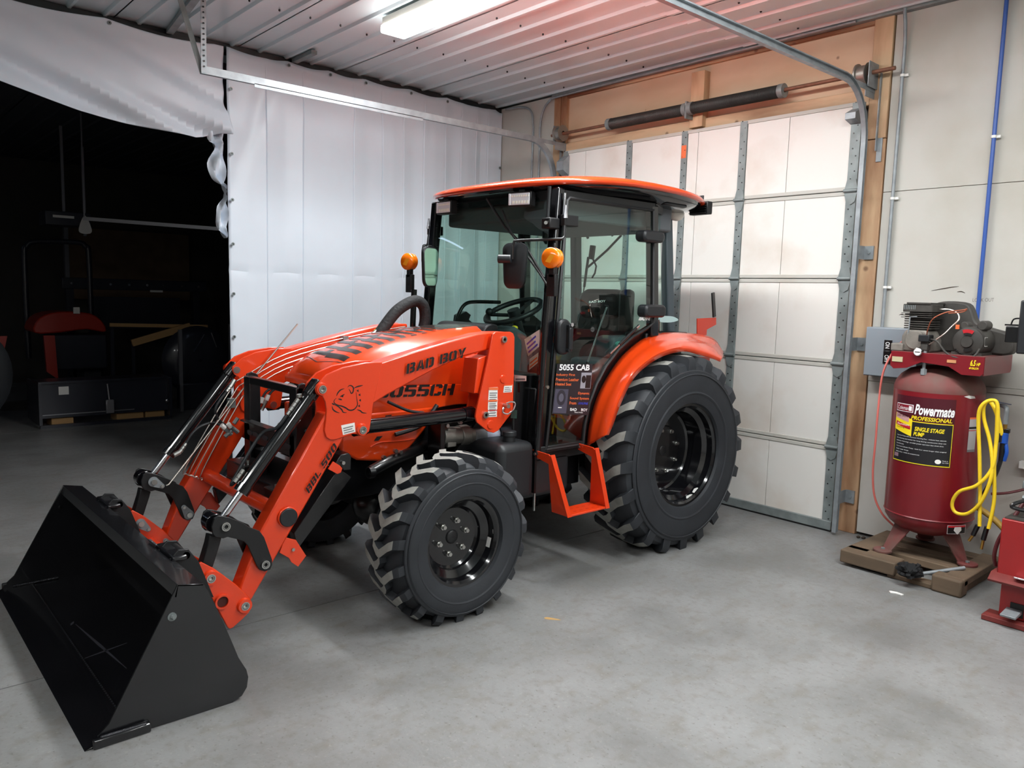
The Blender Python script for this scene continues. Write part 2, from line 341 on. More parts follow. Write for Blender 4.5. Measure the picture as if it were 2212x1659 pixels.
# ribbed steel ceiling, sheet by sheet
ceil = S(MB().box(-7, 5.6, -5, 14.4, 3.56, 3.7), 'ceiling', CEILM)
R_ = .2286; x_hi = 5.34
DCEIL = mat('bay_ceiling_shade', (58, 60, 66), .7)  # darker sheet colour stands in for the unlit bay's shade
def sheet(x1, y0, y1, z, m_=None):
    prof = []
    for k in range(4):
        xr = x1-k*R_
        prof += [(xr, z), (xr-.045, z), (xr-.060, z-.018), (xr-.078, z-.018), (xr-.093, z)]
    prof += [(x1-4*R_-.01, z)]
    b = MB(); n = len(prof); b.add([(x, y0, zz) for x, zz in prof]+[(x, y1, zz) for x, zz in prof]+[(x, y0, zz+.004) for x, zz in prof]+[(x, y1, zz+.004) for x, zz in prof],
        [(i, i+1, n+i+1, n+i) for i in range(n-1)]+[(2*n+i, 2*n+i+1, 3*n+i+1, 3*n+i) for i in range(n-1)]+[(i, i+1, 2*n+i+1, 2*n+i) for i in range(n-1)])
    S(b, 'ceiling_sheet', m_ or CEILM, ceil, smooth=False, recalc=False)
for i in range(14):
    x1 = x_hi-i*4*R_
    sheet(x1, 3.35, 6.9, 3.515); sheet(x1, -1.2, 3.45, 3.509); sheet(x1, -5, -1.1, 3.515)
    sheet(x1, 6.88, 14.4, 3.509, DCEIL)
b = MB()
for i in range(26):
    x = x_hi-.13-i*R_
    for y in (5.3, 3.0, 1.6, 4.35): b.sphere((x+random.uniform(-.01, .01), y+random.uniform(-.02, .02), 3.508), .008, 6)
S(b, 'ceiling_screws', BLACK, ceil)['kind'] = 'stuff'
S(MB().box(5.29, 5.34, -5, 5.53, 3.475, 3.508), 'trim_9', GALVD, bevel=.003)

# ---------------------------------------------------------------- tarps
def sheet_grid(xs, zs_of, y_of, name, m_, **k):
    b = MB(); nz = 80; V = []
    for x in xs:
        z0, z1 = zs_of(x)
        for j in range(nz+1):
            z = z0+(z1-z0)*j/nz; V.append((x, y_of(x, z, j/nz), z))
    n = nz+1
    b.add(V, [(i*n+j, (i+1)*n+j, (i+1)*n+j+1, i*n+j+1) for i in range(len(xs)-1) for j in range(nz)])
    o = b.build(name, m_, None, recalc=False, ang=14, **k); s = o.modifiers.new('thickness', 'SOLIDIFY'); s.thickness = .003; return o
CRE = [2.475, 2.80, 3.12, 3.60, 3.90, 4.13, 4.36, 4.62, 4.81, 5.0, 5.15, 5.33]
xs = sorted(set([round(2.475+i*.0285, 4) for i in range(101)]+CRE+[round(c+d, 4) for c in CRE[1:-1] for d in (-.008, -.004, .004, .008)]))
def fold_y(x, z, t):
    y = YT
    for i in range(len(CRE)-1):
        if CRE[i] <= x <= CRE[i+1]:
            u = (x-CRE[i])/(CRE[i+1]-CRE[i]); y += (.012 if i % 2 else -.012)*(1-abs(2*u-1))*min(1, (3.5-z)/.5) + .008*math.sin(PI*u)
    y += .009*sum(math.exp(-((x-c_)/.0035)**2) for c_ in CRE[1:-1])*min(1, max(0, (3.45-z)/.25))
    y += .012*math.sin(2.2*x+1.1*z)*min(1, (3.47-z)/.3)
    y += .016*math.exp(-((z-3.15-.10*(x-3))/.16)**2)*math.sin(9*x+5*z) * (1 if x < 4.4 else .3)     # soft puckers below the hem
    y += .02*math.exp(-((x-2.86+.35*(3.4-z))/.07)**2)*max(0, min(1, (z-2.0)))                       # pulled crease by the second eyelet
    y += .008*math.exp(-((z-1.74)/.012)**2)+.006*math.exp(-((z-2.62)/.02)**2)
    return y
EY = [2.49, 2.99, 3.37, 3.72, 4.20, 4.62, 5.29]
def top_right(x):
    for a, b_ in zip(EY, EY[1:]):
        if a <= x <= b_: return (.004, 3.478-.022*math.sin(PI*(x-a)/(b_-a)) - (0.0 if x < 5.25 else (x-5.25)*.8))
    return (.004, 3.45 if x > 5 else 3.478)
tr = sheet_grid(xs, top_right, fold_y, 'white_tarp_curtain', TARP, label='white tarp curtain hanging to the floor behind the tractor, creased vertically', cat='tarp')
OFF[tr.name] = Vector((0, 0, 0))
def eyelet(x, z, par):
    MB().lathe([(.006, 0), (.006, -.004), (.014, -.004), (.014, 0)], (x, YT-.012, z), 'y', 12).build('eyelet', GALVD, par)
    MB().cyl((x, YT-.0125, z), (x, YT-.0135, z), .0065, n=10).build('eyelet_hole', BLACK, par)
for x in EY[1:-1]: eyelet(x, 3.44, tr)
for z in (3.16, 2.66, 2.3, 1.95, 1.55, 1.2, .8): eyelet(2.50, z, tr)
for z in (2.9, 2.4): eyelet(5.30, z, tr)
BOT = [(0.518,3.059),(0.952,2.909),(1.215,2.846),(1.398,2.806),(1.726,2.767),(2.001,2.744),(2.214,2.734),(2.364,2.785)]
def bot_left(x):
    if x <= BOT[0][0]: return (max(2.3, BOT[0][1]-.15*(BOT[0][0]-x)), 3.478)
    for (a, za), (b_, zb) in zip(BOT, BOT[1:]):
        if a <= x <= b_: return (za+(zb-za)*(x-a)/(b_-a), 3.478-.03*abs(math.sin(PI*x/.8)))
    return (BOT[-1][1], 3.478)
def fold_left(x, z, t):
    k = 1-t
    d = z + .42*(x-1.2)
    y = YT + k*(.065*math.sin(d*9+.8*math.sin(2*x)) + .035*math.sin(d*19+x*1.3) + .015*math.sin(d*37-x*2)) - .10*k**3 + .012*math.sin(3*x+2*z)
    y += .02*math.sin(5*(z+.9*x))*t*(1-t)*3
    return y
xs2 = [-3.2+i*.06 for i in range(int((2.44+3.2)/.06)+1)]+[2.455]
tl = sheet_grid(xs2, bot_left, fold_left, 'white_tarp_valance', TARP, label='white tarp drawn up over the dark doorway, its sagging folded lower edge', cat='tarp')
OFF[tl.name] = Vector((0, 0, 0))
for px_ in (0.9, 1.63, 2.30): eyelet(px_, 3.45, tl)
Lp = [(2.222,2.979),(2.273,2.87),(2.299,2.742),(2.341,2.685),(2.31,2.568),(2.326,2.446),(2.416,2.389),(2.426,2.315),(2.369,2.212),(2.356,2.081),(2.425,1.992)]
Rp = [(2.411,2.984),(2.416,2.893),(2.422,2.76),(2.428,2.69),(2.43,2.584),(2.421,2.447),(2.431,2.398),(2.437,2.316),(2.439,2.197),(2.441,2.073),(2.443,1.993)]
b = MB(); V = []; nn_ = 8; LL = cr2(Lp, 4); RR = cr2(Rp, 4); random.seed(3)
for i, (l_, r_) in enumerate(zip(LL, RR)):
    for j in range(nn_+1):
        t = j/nn_; V.append((l_[0]+(r_[0]-l_[0])*t, 6.25+.035*math.sin(i*.45+j*1.1)+.02*math.sin(i*.9-j*.7), l_[1]+(r_[1]-l_[1])*t))
b.add(V, [(i*(nn_+1)+j, i*(nn_+1)+j+1, (i+1)*(nn_+1)+j+1, (i+1)*(nn_+1)+j) for i in range(len(LL)-1) for j in range(nn_)])
b.build('bunched_end', TARP, tl, recalc=False, ang=70, label='bunched hanging end')
random.seed(11)
# rafter angle above tarps
S(MB().box(-7, 5.34, 6.32, 6.40, 3.44, 3.508), 'trim_10', BLACK)
S(MB().bar((1.93, 5.36, 3.49), (2.05, 6.3, 3.49), .05, .03), 'trim_11', GALVD)
S(MB().bar((3.05, 5.95, 3.49), (3.05, 6.3, 3.49), .05, .03), 'trim_12', GALVD)

# ---------------------------------------------------------------- door tracks and torsion springs
def track(y, sgn, xe, label):
    t = thing('door_track', label, 'door track', (5.2, y, 0), 'overhead door tracks')
    path = [(5.205, 0.02), (5.205, 2.66)]+[(4.89+.315*math.cos(a), 2.66+.36*math.sin(a)) for a in [math.radians(q) for q in range(10, 91, 10)]]+[(xe, 3.02)]
    # C profile: web and two lips, swept
    prof = [(-.025, 0), (.025, 0), (.025, -.03), (.018, -.03), (.018, -.004), (-.018, -.004), (-.018, -.022), (-.025, -.022)]
    def sw(pp, prof, name, m_):
        b = MB(); n = len(prof); V = []
        for i, (x, z) in enumerate(pp):
            a = pp[max(i-1, 0)]; c = pp[min(i+1, len(pp)-1)]; dx, dz = c[0]-a[0], c[1]-a[1]; q = math.hypot(dx, dz); nx, nz = -dz/q, dx/q
            V += [(x+nx*u, y+v*sgn, z+nz*u) for u, v in prof]
        b.add(V, [(i*n+k, i*n+(k+1) % n, (i+1)*n+(k+1) % n, (i+1)*n+k) for i in range(len(pp)-1) for k in range(n)]+[tuple(range(n)), tuple(range((len(pp)-1)*n, len(pp)*n))])
        return b.build(name, m_, t)
    sw(path[:2], prof, 'vertical_rail', GALV); sw(path[1:-1], prof, 'curved_rail', GALV); sw(path[-2:], prof, 'horizontal_rail', GALV)
    # angle over the curve to the jamb
    b = MB().box(4.6, 5.33, y-.002*sgn, y+.002*sgn, 3.0, 3.035); b.box(5.19, 5.335, y+.0*sgn, y+.003*sgn, 2.96, 3.035); b.build('rail_angle', GALV, t)
    b = MB().box(5.30, 5.335, y-sgn*.045, y-sgn*.04, 2.62, 3.12).box(5.327, 5.333, y-sgn*.075, y-sgn*.04, 2.55, 3.12)
    b.build('flag_angle', GALV, t)
    for z in (1.95, 1.33, .26):
        b = MB().box(5.20, 5.325, y-sgn*.012-.002, y-sgn*.012+.002, z-.045, z+.045); b.box(5.322, 5.334, min(y-sgn*.012, y-sgn*.075), max(y-sgn*.012, y-sgn*.075), z-.045, z+.045)
        b.cyl((5.32, y-sgn*.05, z), (5.312, y-sgn*.05, z), .008, n=8); b.build('track_bracket', GALV, t)
    return t
tL = track(5.36, -1, 1.94, 'galvanised overhead door track running past the white tarp to its hanger')
tR = track(2.46, 1, 1.2, 'galvanised overhead door track beside the timber post, rail crossing below ceiling')
b = MB().bar((1.96, 5.36, 3.50), (1.955, 5.36, 3.0), .035, .004, (0, 1, 0)); b.build('hanger_strap', GALV, tL)
b = MB().bar((1.83, 5.45, 3.50), (1.95, 5.37, 3.0), .035, .004, (0, 1, 0)); b.build('hanger_strap', GALVD, tL)
hb = MB()
for k in range(14):
    z = 3.04+k*.034; hb.cyl((1.957, 5.354, z), (1.957, 5.3525, z), .006, n=8)
hb.build('hanger_holes', BLACK, tL)['kind'] = 'stuff'
MB().box(2.3, 3.7, 5.36, 5.365, 2.975, 3.0).build('stiffener', GALV, tL)
b = MB().bar((1.4, 2.46, 3.50), (1.4, 2.46, 3.0), .035, .004, (0, 1, 0)); b.build('hanger_strap', GALV, tR)
sp = thing('torsion_spring', 'black torsion springs on a rusty shaft across the timber door header', 'spring', (5.24, 3.9, 3.10))
MB().cyl((5.24, 5.46, 3.105), (5.24, 2.30, 3.115), .0135, n=14).build('shaft', mat('rusty_shaft', (140, 96, 76), .6, metal=.4, noise=.3, scale=20), sp)
def coil(y0, y1):
    n = int(abs(y1-y0)/.0085); b = MB(); prof = []
    for k in range(n):
        y = y0+(y1-y0)*k/n; prof += [(.043, y), (.047, y+(y1-y0)/n*.5)]
    b.lathe([(.0, y0)]+prof+[(.0, y1)], (5.24, 0, 3.108), 'y', 20); b.build('spring_coil', mat('oily_spring', (70, 68, 66), .45, metal=.4, noise=.4, scale=8), sp, ang=80)
coil(3.93, 4.72); coil(3.10, 3.87)
for y in (4.73, 3.925, 3.875, 3.09): MB().lathe([(.014, -.02), (.05, -.02), (.05, .02), (.014, .02)], (5.24, y, 3.108), 'y', 18).build('spring_cone', GALVD, sp)
MB().box(5.20, 5.30, 3.892, 3.908, 3.03, 3.16).build('centre_bracket', GALVD, sp)
for y, s_ in ((5.335, -1), (2.50, 1)):
    MB().lathe([(.02, -.03), (.072, -.03), (.06, -.02), (.06, .03), (.074, .035), (.074, .045), (.02, .045)], (5.24, y, 3.11), 'y', 24).build('cable_drum', GALUM, sp)
    MB().box(5.19, 5.335, y-s_*.055, y-s_*.05, 3.02, 3.18).build('end_bracket', GALV, sp)
b = MB()
b.prism([(5.245, 2.80), (5.245, 2.90), (5.16, 2.86), (5.16, 2.82)], 'y', 2.50, 2.57); b.build('top_roller_bracket', GALV, tR)
MB().prism([(5.245, 2.72), (5.245, 2.90), (5.17, 2.84), (5.17, 2.76)], 'y', 5.22, 5.31).build('top_roller_bracket', GALV, tL)

# conduits, pipes, box on the wall
def pipe(name, pts, r, m_, label, cat, straps=(), group=None):
    t = thing(name, label, cat, tuple(pts[0]), group)
    MB().tube(pts, r, 12).build('tube', m_, t)
    for (x, y, z) in straps:
        MB().lathe([(r+.001, -.008), (r+.004, -.008), (r+.004, .008), (r+.001, .008)], (x, y, z), 'z', 12).box(x+.004, x+.02, y-.034, y-r, z-.008, z+.008).build('strap', WHITE, t)
    return t
pipe('conduit', [(5.315, 2.283, 1.45), (5.315, 2.283, 3.28), (5.30, 2.285, 3.40), (5.29, 2.29, 3.47), (5.29, 2.29, 3.5)], .011, GALV, 'grey metal conduit from ceiling down to the grey switch box beside the post', 'conduit', [(5.315, 2.283, z) for z in (3.08, 2.30, 1.72)])
pipe('air_pipe', [(5.31, 1.715, 3.52), (5.31, 1.712, 1.62), (5.31, 1.712, 1.30)], .012, mat('blue_pipe', (48, 84, 160), .4), 'blue air pipe running down the wall behind the compressor', 'pipe', [(5.31, 1.715, 2.62)])
pipe('conduit', cr([(5.31, 5.80, .05), (5.31, 5.80, 2.9), (5.31, 5.80, 3.25), (5.31, 5.84, 3.40), (5.30, 5.96, 3.455), (5.29, 6.2, 3.47)], 5), .010, GALV, 'left one of two metal conduits bending under the ceiling beside the tarp', 'conduit')
pipe('conduit', cr([(5.31, 5.70, .05), (5.31, 5.70, 2.9), (5.31, 5.70, 3.22), (5.31, 5.66, 3.38), (5.30, 5.56, 3.455), (5.29, 5.4, 3.47), (5.28, 4.2, 3.475), (5.28, 2.6, 3.48)], 5), .010, GALV, 'right one of two metal conduits, bending over the timber post and header', 'conduit')
bx = thing('switch_box', 'grey electrical disconnect box with ON and OFF marks behind the compressor', 'switch box', (5.28, 2.15, 1.12))
GREYB = mat('grey_enamel', (138, 146, 154), .4)
MB().box(5.22, 5.34, 2.0, 2.345, 1.13, 1.455).build('housing', GREYB, bx, bevel=.006)
MB().box(5.212, 5.222, 2.005, 2.340, 1.135, 1.45).build('door', GREYB, bx, bevel=.003)
MB().box(5.204, 5.213, 2.165, 2.215, 1.22, 1.375).build('switch_plate', BLACK, bx, bevel=.002)
MB().box(5.190, 5.206, 2.17, 2.21, 1.285, 1.305).build('toggle', BLACK, bx, bevel=.003)
text('ON', (5.2035, 2.205, 1.362), (0, 0, -.042), (0, -.028, 0), WHITEP, bx, bold=.02, n=(-1, 0, 0))
text('OFF', (5.2035, 2.205, 1.278), (0, 0, -.052), (0, -.028, 0), WHITEP, bx, bold=.02, n=(-1, 0, 0))
P0 = (5.34,1.756,1.636); P1 = (5.34,1.639,1.644)
text('LOCK OUT', P0, (0, P1[1]-P0[1], .004), (0, 0, .022), mat('pencil', (120, 112, 104), .8), wall, name='handwriting', n=(-1, 0, 0), th=.001)
b = MB()
for pts in ([(2010,630),(2035,626),(2060,622),(2078,620)], [(2075,632),(2085,631),(2095,634)], [(1930,686),(1938,684),(1945,686)]):
    ribbon(b, [(p[0], p[1]) for p in pts], 2.2, 0, lambda u, v: (5.3388, 1.955-(u-2030)*.00235, 1.672-(v-640)*.0029))
b.build('scuff_mark', GRIME, wall, smooth=False, recalc=False)

# light fixtures
for i, (x, y, L, p) in enumerate(FIX):
    nm = ['long white tube light glowing on the ribbed ceiling above the tractor bonnet'] + ['white tube light fixture on the ceiling, behind the camera, %s' % q for q in ('nearest the door wall', 'in the far corner', 'in the middle of the room', 'by the left wall')]
    t = thing('ceiling_light', nm[i], 'light', (x, y, 3.5), 'ceiling tube lights')
    MB().box(x-.09, x+.09, y-L/2, y+L/2, 3.44, 3.49).build('housing', WALLP, t, bevel=.004)
    MB().box(x-.10, x+.10, y-L/2-.01, y+L/2+.01, 3.385, 3.44).build('diffuser', mat('lit_diffuser', (255, 255, 255), .4, emit=22), t, bevel=.012)

# ================================================================ TRACTOR
# long axis along X (nose towards -X), left-hand side at low y; centre line y = YM
YM = 3.74
TR = thing('tractor', 'orange and black compact cab tractor with front loader bucket on the shop floor', 'tractor', (2.6, YM, 0))
def MY(y): return 2*YM-y
def both(fn, name, m_, **k):       # same part on both sides; fn(mb, Y) where Y maps near-side y to the side in hand
    r = []
    for side in (0, 1):
        b = MB(); fn(b, (lambda y: y) if side == 0 else MY); r.append(b.build(name, m_, k.pop('parent', TR) if False else TR, **k))
    return r

# ---------------------------------------------------------------- wheels
def wheel(name, cx, cz, y_out, sgn, R, W, rr, nl, dish, lh, lugw, bolts, bolt_r, stick):
    """sgn=+1: outer face towards -y (near side); -1: far side. y_out = outermost sidewall plane"""
    def Y(d): return y_out + sgn*d
    wh = MB()
    fl = rr+.028
    prof = [(fl, .012), (fl+.004, .02), (fl, .028), (rr, .032), (rr-.012, .045), (rr-.016, .085), (rr-.045, .105), (rr-.05, dish*.8), (rr-.054, dish-.01), (rr-.066, dish), (rr-.09, dish+.004), (.05, dish+.0), (.0, dish+.0)]
    wh.lathe([(r, Y(d)) for r, d in prof], (cx, 0, cz), 'y', 64)
    wh.lathe([(rr, Y(.04)), (rr-.02, Y(W-.04)), (rr+.02, Y(W-.02)), (rr+.02, Y(W-.03))], (cx, 0, cz), 'y', 48)
    o = wh.build(name, BGLOSS, TR, ang=30)
    t = MB(); Rc = R-lh; h = R-rr
    tp = [(rr+.012, .035), (rr+.02, .012), (rr+.05, .002), (rr+.42*h, -.004), (rr+.60*h, .0), (rr+.70*h, .006), (rr+.715*h, .012), (Rc-.055, .022), (Rc-.022, .036), (Rc-.008, .06), (Rc, .11)]
    full = [(r, Y(d)) for r, d in tp]+[(Rc+.004, Y(W/2))]+[(r, Y(W-d)) for r, d in tp[::-1]]
    t.lathe(full, (cx, 0, cz), 'y', 72)
    # lugs
    pitch = 2*PI/nl
    def prof_r(d):      # carcass radius at axial distance d
        q = sorted([(dd, r) for r, dd in tp[7:]]+[(W/2, Rc+.004)])
        if d > W/2: d = W-d
        for (a, ra), (b_, rb) in zip(q, q[1:]):
            if a <= d <= b_: return ra+(rb-ra)*(d-a)/(b_-a)
        return q[0][1] if d < q[0][0] else Rc
    for side in (0, 1):
        for k in range(nl):
            a0 = pitch*(k+.5*side)
            # (axial distance from own edge, angular offset/pitch, radius override)
            cl = [(.012, .00, R-.075, Rc-.09), (.016, .02, R-.030, Rc-.06), (.034, .05, R-.008, None), (.2*W, .16, R, None), (.42*W, .50, R+.003, None), (.50*W, .42, R+.003, None), (.60*W, .20, R+.003, None)]
            V = []; wd = lugw/R/2
            for i, (d, da, rt, rb) in enumerate(cl):
                dd = d if side == 0 else W-d; a = a0+da*pitch; ww = wd*(1.15 if i < 2 else 1.0 if i < 6 else .8)
                base = (rb if rb else prof_r(dd))-.006
                for rr_, k2 in ((base, 1.25), (rt, .92)):
                    for sg in (-1, 1): V.append((cx+rr_*math.cos(a+sg*ww*k2), Y(dd), cz+rr_*math.sin(a+sg*ww*k2)))
            F = []; n = len(cl); T = []
            for i in range(n-1):
                q = 4*i; F += [(q, q+2, q+6, q+4), (q+1, q+5, q+7, q+3)]; (T if i >= 2 else F).append((q+2, q+3, q+7, q+6))
            F += [(0, 1, 3, 2), (4*n-4, 4*n-2, 4*n-1, 4*n-3)]
            kk = len(t.v); t.v += V
            for f in F: t.f.append([i+kk for i in f]); t.mi.append(0)
            for f in T: t.f.append([i+kk for i in f]); t.mi.append(1)
    t.build('tire', [RUBBER, RUBTOP], o, ang=34)
    # raised rings on the sidewall
    r_ = MB(); r_.lathe([(rr+.62*h, Y(-.003)), (rr+.63*h, Y(-.007)), (rr+.65*h, Y(-.003))], (cx, 0, cz), 'y', 64)
    r_.lathe([(rr+.075, Y(-.001)), (rr+.085, Y(-.006)), (rr+.095, Y(-.001))], (cx, 0, cz), 'y', 64).build('sidewall_ring', RUBBER, o)
    for k in range(bolts):
        a = 2*PI*k/bolts+.25
        bb = MB(); x, z = cx+bolt_r*math.cos(a), cz+bolt_r*math.sin(a)
        bb.cyl((x, Y(dish+.01), z), (x, Y(dish-.012), z), .0155, n=6).cyl((x, Y(dish-.012), z), (x, Y(dish-.026), z), .010, n=10)
        bb.build('wheel_nut', ZINC, o)
    MB().lathe([(.001, Y(dish-.010)), (.028, Y(dish-.010)), (.034, Y(dish-.006)), (.036, Y(dish))], (cx, 0, cz), 'y', 24).build('hub_cap', BMATTE, o)
    if stick:
        for (ang, rad, w_, h_) in stick:
            a = math.radians(ang); b = MB()
            u = Vector((-math.sin(a), 0, math.cos(a)))*w_/2; c1 = Vector((cx+rad*math.cos(a), Y(.05), cz+rad*math.sin(a))); v = Vector((0, sgn*h_, 0))
            b.add([c1-u, c1+u, c1+u+v, c1-u+v], [(0, 1, 2, 3)]); b.build('sticker', WHITE, o, label='white sticker')
    return o
FX, FZ, RX, RZ = 2.285, .395, 4.075, .615
wheel('front_wheel', FX, FZ, 2.875, 1, .425, .300, .212, 19, .135, .036, .046, 6, .085, [(3, .199, .055, .032), (-14, .188, .05, .03)])
wheel('front_wheel', FX, FZ, MY(2.875), -1, .425, .300, .212, 19, .135, .036, .046, 6, .085, None)
wheel('rear_wheel', RX, RZ, 2.885, 1, .640, .405, .318, 20, .22, .040, .066, 8, .14, [(-58, .303, .05, .04), (-72, .303, .06, .04)])
wheel('rear_wheel', RX, RZ, MY(2.885), -1, .640, .405, .318, 20, .22, .040, .066, 8, .14, None)

# ---------------------------------------------------------------- running gear
b = MB().box(2.35, 3.6, 3.54, 3.94, .42, .72).box(3.4, 4.3, 3.48, 4.0, .45, .85); b.cyl((RX, 3.15, RZ), (RX, MY(3.15), RZ), .12).cyl((RX, 3.1, RZ), (RX, 3.4, RZ), .17)
b.cyl((RX, MY(3.1), RZ), (RX, MY(3.4), RZ), .17)
b.build('transmission', BLACK, TR, bevel=.01)
b = MB().box(1.95, 2.75, 3.58, 3.90, .50, .95).box(2.1, 2.8, 3.50, 3.98, .80, 1.10); b.build('engine_block', BLACK, TR, bevel=.012)
b = MB().prism([(1.72, .52), (2.9, .52), (2.9, .68), (2.2, .72), (1.72, .72)], 'y', 3.52, 3.58); b.prism([(1.72, .52), (2.9, .52), (2.9, .68), (2.2, .72), (1.72, .72)], 'y', MY(3.58), MY(3.52)); b.box(1.70, 1.76, 3.45, 4.03, .50, .74)
b.build('chassis_rail', BLACK, TR, bevel=.006)
b = MB().cyl((FX, 3.05, .40), (FX, MY(3.05), .40), .055).cyl((FX, 3.12, FZ), (FX, 3.26, FZ), .11).cyl((FX, MY(3.12), FZ), (FX, MY(3.26), FZ), .11)
b.sphere((FX, YM, .41), .13, 16, (1, .9, 1)).box(FX-.06, FX+.06, 3.20, 3.30, .36, .62).box(FX-.06, FX+.06, MY(3.30), MY(3.20), .36, .62)
b.build('front_axle', BLACK, TR, bevel=.006)
b = MB().tube(cr([(2.02, 3.34, .70), (2.15, 3.36, .735), (2.4, 3.46, .76), (2.5, 3.55, .80)], 5), .029, 16); b.build('exhaust_pipe', BLACK, TR)
b = MB().lathe([(.024, 0), (.030, 0), (.030, .03), (.024, .03)], (2.0, 3.335, .695), 'x', 20); b.build('exhaust_mouth', BLACK, TR)
b = MB().cyl((2.47, 3.37, .83), (2.70, 3.37, .815), .050).box(2.49, 2.55, 3.33, 3.42, .77, .872).cyl((2.59, 3.37, .82), (2.65, 3.37, .82), .058); b.build('hydraulic_pump', GALUM, TR, bevel=.004)
b = MB().cyl((2.68, 3.36, .815), (2.76, 3.36, .815), .045); b.build('oil_filter', GALV, TR, bevel=.004)
b = MB().cyl((2.76, 3.36, .81), (2.86, 3.36, .81), .040); b.build('oil_filter', mat('white_filter', (176, 180, 196), .4), TR, bevel=.004)
b = MB()
for pts in ([(2.45, 3.36, .90), (2.6, 3.34, .92), (2.8, 3.36, .90), (2.9, 3.4, .8)], [(2.66, 3.36, .86), (2.72, 3.33, .80), (2.70, 3.36, .72)], [(2.5, 3.36, .84), (2.6, 3.35, .80), (2.75, 3.36, .84), (2.95, 3.4, .82)], [(2.2, 3.4, .86), (2.35, 3.38, .9), (2.45, 3.38, 1.0)]):
    b.tube(cr(pts, 5), .012, 8)
b.build('engine_hoses', BMATTE, TR)
b = MB()
for x, y, z in ((2.10, 3.36, .76), (2.17, 3.36, .785), (2.20, 3.36, .775), (2.52, 3.36, .70), (2.56, 3.38, .705), (2.58, 3.35, .90), (2.70, 3.35, .91), (2.76, 3.35, .93), (2.49, 3.35, .89), (2.66, 3.35, .94)): b.cyl((x, y, z), (x, y-.02, z), .011, n=6)
b.build('engine_bolts', ZINC, TR)['kind'] = 'stuff'
MB().box(2.42, 2.45, 3.30, 3.42, .62, .96).build('loader_subframe', BLACK, TR, bevel=.004)
MB().box(2.86, 3.05, 3.22, 4.26, .66, 1.16).build('firewall', BLACK, TR, bevel=.01)

# ---------------------------------------------------------------- hood
def hood_top(x):     # ridge height along the bonnet
    P = [(1.865, 1.150), (1.90, 1.205), (2.0, 1.268), (2.15, 1.322), (2.35, 1.366), (2.6, 1.398), (2.9, 1.418)]
    for (a, za), (b_, zb) in zip(P, P[1:]):
        if x <= b_: return za+(zb-za)*(x-a)/(b_-a)
    return P[-1][1]
hx = [1.865, 1.875, 1.90, 1.94, 2.0, 2.07, 2.15, 2.25, 2.35, 2.47, 2.6, 2.75, 2.9]
def hood_sec(x):
    t = min(1, max(0, (x-1.865)/.16)); w_ = .245+.055*math.sqrt(t)+.02*min(1, (x-1.865)/.9); zt = hood_top(x); sec = []
    crease = zt-.035-.02*min(1, (x-1.865)/.5); zb = 1.10 if x < 1.98 else 1.10-(x-1.98)*.02
    L = [(w_, zb-.0), (w_+.003, zb+.02), (w_*.995, max(zb+.03, crease-.05)), (w_*.95, max(zb+.035, crease-.012)), (w_*.80, crease+.018), (w_*.5, zt-.004), (w_*.2, zt), (0, zt+.001)]
    return [(x, YM-a, z) for a, z in L]+[(x, YM+a, z) for a, z in L[::-1][1:]]
b = MB(); S0 = [hood_sec(x) for x in hx]; n = len(S0[0])
for s_ in S0: b.v += s_
for i in range(len(hx)-1):
    for j in range(n-1): b.f.append([i*n+j, i*n+j+1, (i+1)*n+j+1, (i+1)*n+j]); b.mi.append(0)
b.f.append(list(range(n))); b.mi.append(0)
hood = b.build('hood', ORANGE2, TR, ang=50)
def hz(x, yy):       # height of the hood surface at lateral offset yy
    sec = hood_sec(x); 
    for p, q in zip(sec, sec[1:]):
        if p[1] <= YM+yy <= q[1]: return p[2]+(q[2]-p[2])*(YM+yy-p[1])/max(1e-6, q[1]-p[1])
    return sec[0][2]
# side panel and lower cowl (near and far)
SIDE = [(2.847,1.375),(2.87,1.166),(2.87,1.053),(2.769,1.006),(2.613,0.988),(2.471,0.98),(2.065,0.951),(1.958,0.936),(1.893,1.07),(1.892,1.174)]
LOW = [(1.893,0.977),(2.065,0.982),(2.456,0.986),(2.427,0.892),(2.358,0.825),(2.308,0.78),(2.241,0.737),(2.122,0.724),(1.985,0.746),(1.893,0.802)]
for sg, Y in ((0, lambda y: y), (1, MY)):
    b = MB(); b.prism([(1.985, 1.11), (2.9, 1.10), (2.9, 1.05)]+cr2([(2.86, 1.045), (2.80, 1.03), (2.72, .985), (2.61, .985), (2.468, .975), (2.23, .96), (2.02, .95)], 4)+[(1.985, 1.0)], 'y', Y(3.42), Y(3.45)); b.build('side_panel', ORANGE2, TR, bevel=.006)
    b = MB(); b.prism(LOW, 'y', Y(3.415), Y(3.45)); lo = b.build('lower_cowl', ORANGE2, TR, bevel=.012)
    if sg == 0:
        for q in ([(878,886),(836,905),(806,928),(812,952),(823,928),(848,905)],):
            pass
        MB().prism([(2.149,0.963),(2.186,0.965),(2.166,0.935),(2.138,0.937)], 'y', 3.411, 3.4145).build('vent_slot', BKPRINT, lo)
        MB().prism([(2.098,0.858),(2.131,0.858),(2.106,0.836),(2.081,0.838)], 'y', 3.411, 3.4145).build('vent_slot', BKPRINT, lo)
        b = MB().tube(cr([(2.058,3.412,0.807),(2.113,3.412,0.825),(2.226,3.412,0.821),(2.328,3.412,0.822)], 4), .004, 6); b.build('raised_line', ORANGE2, lo)
# black inner body behind the panels
MB().box(1.92, 2.9, 3.47, 4.01, .78, 1.10).build('engine_bay', BLACK, TR)
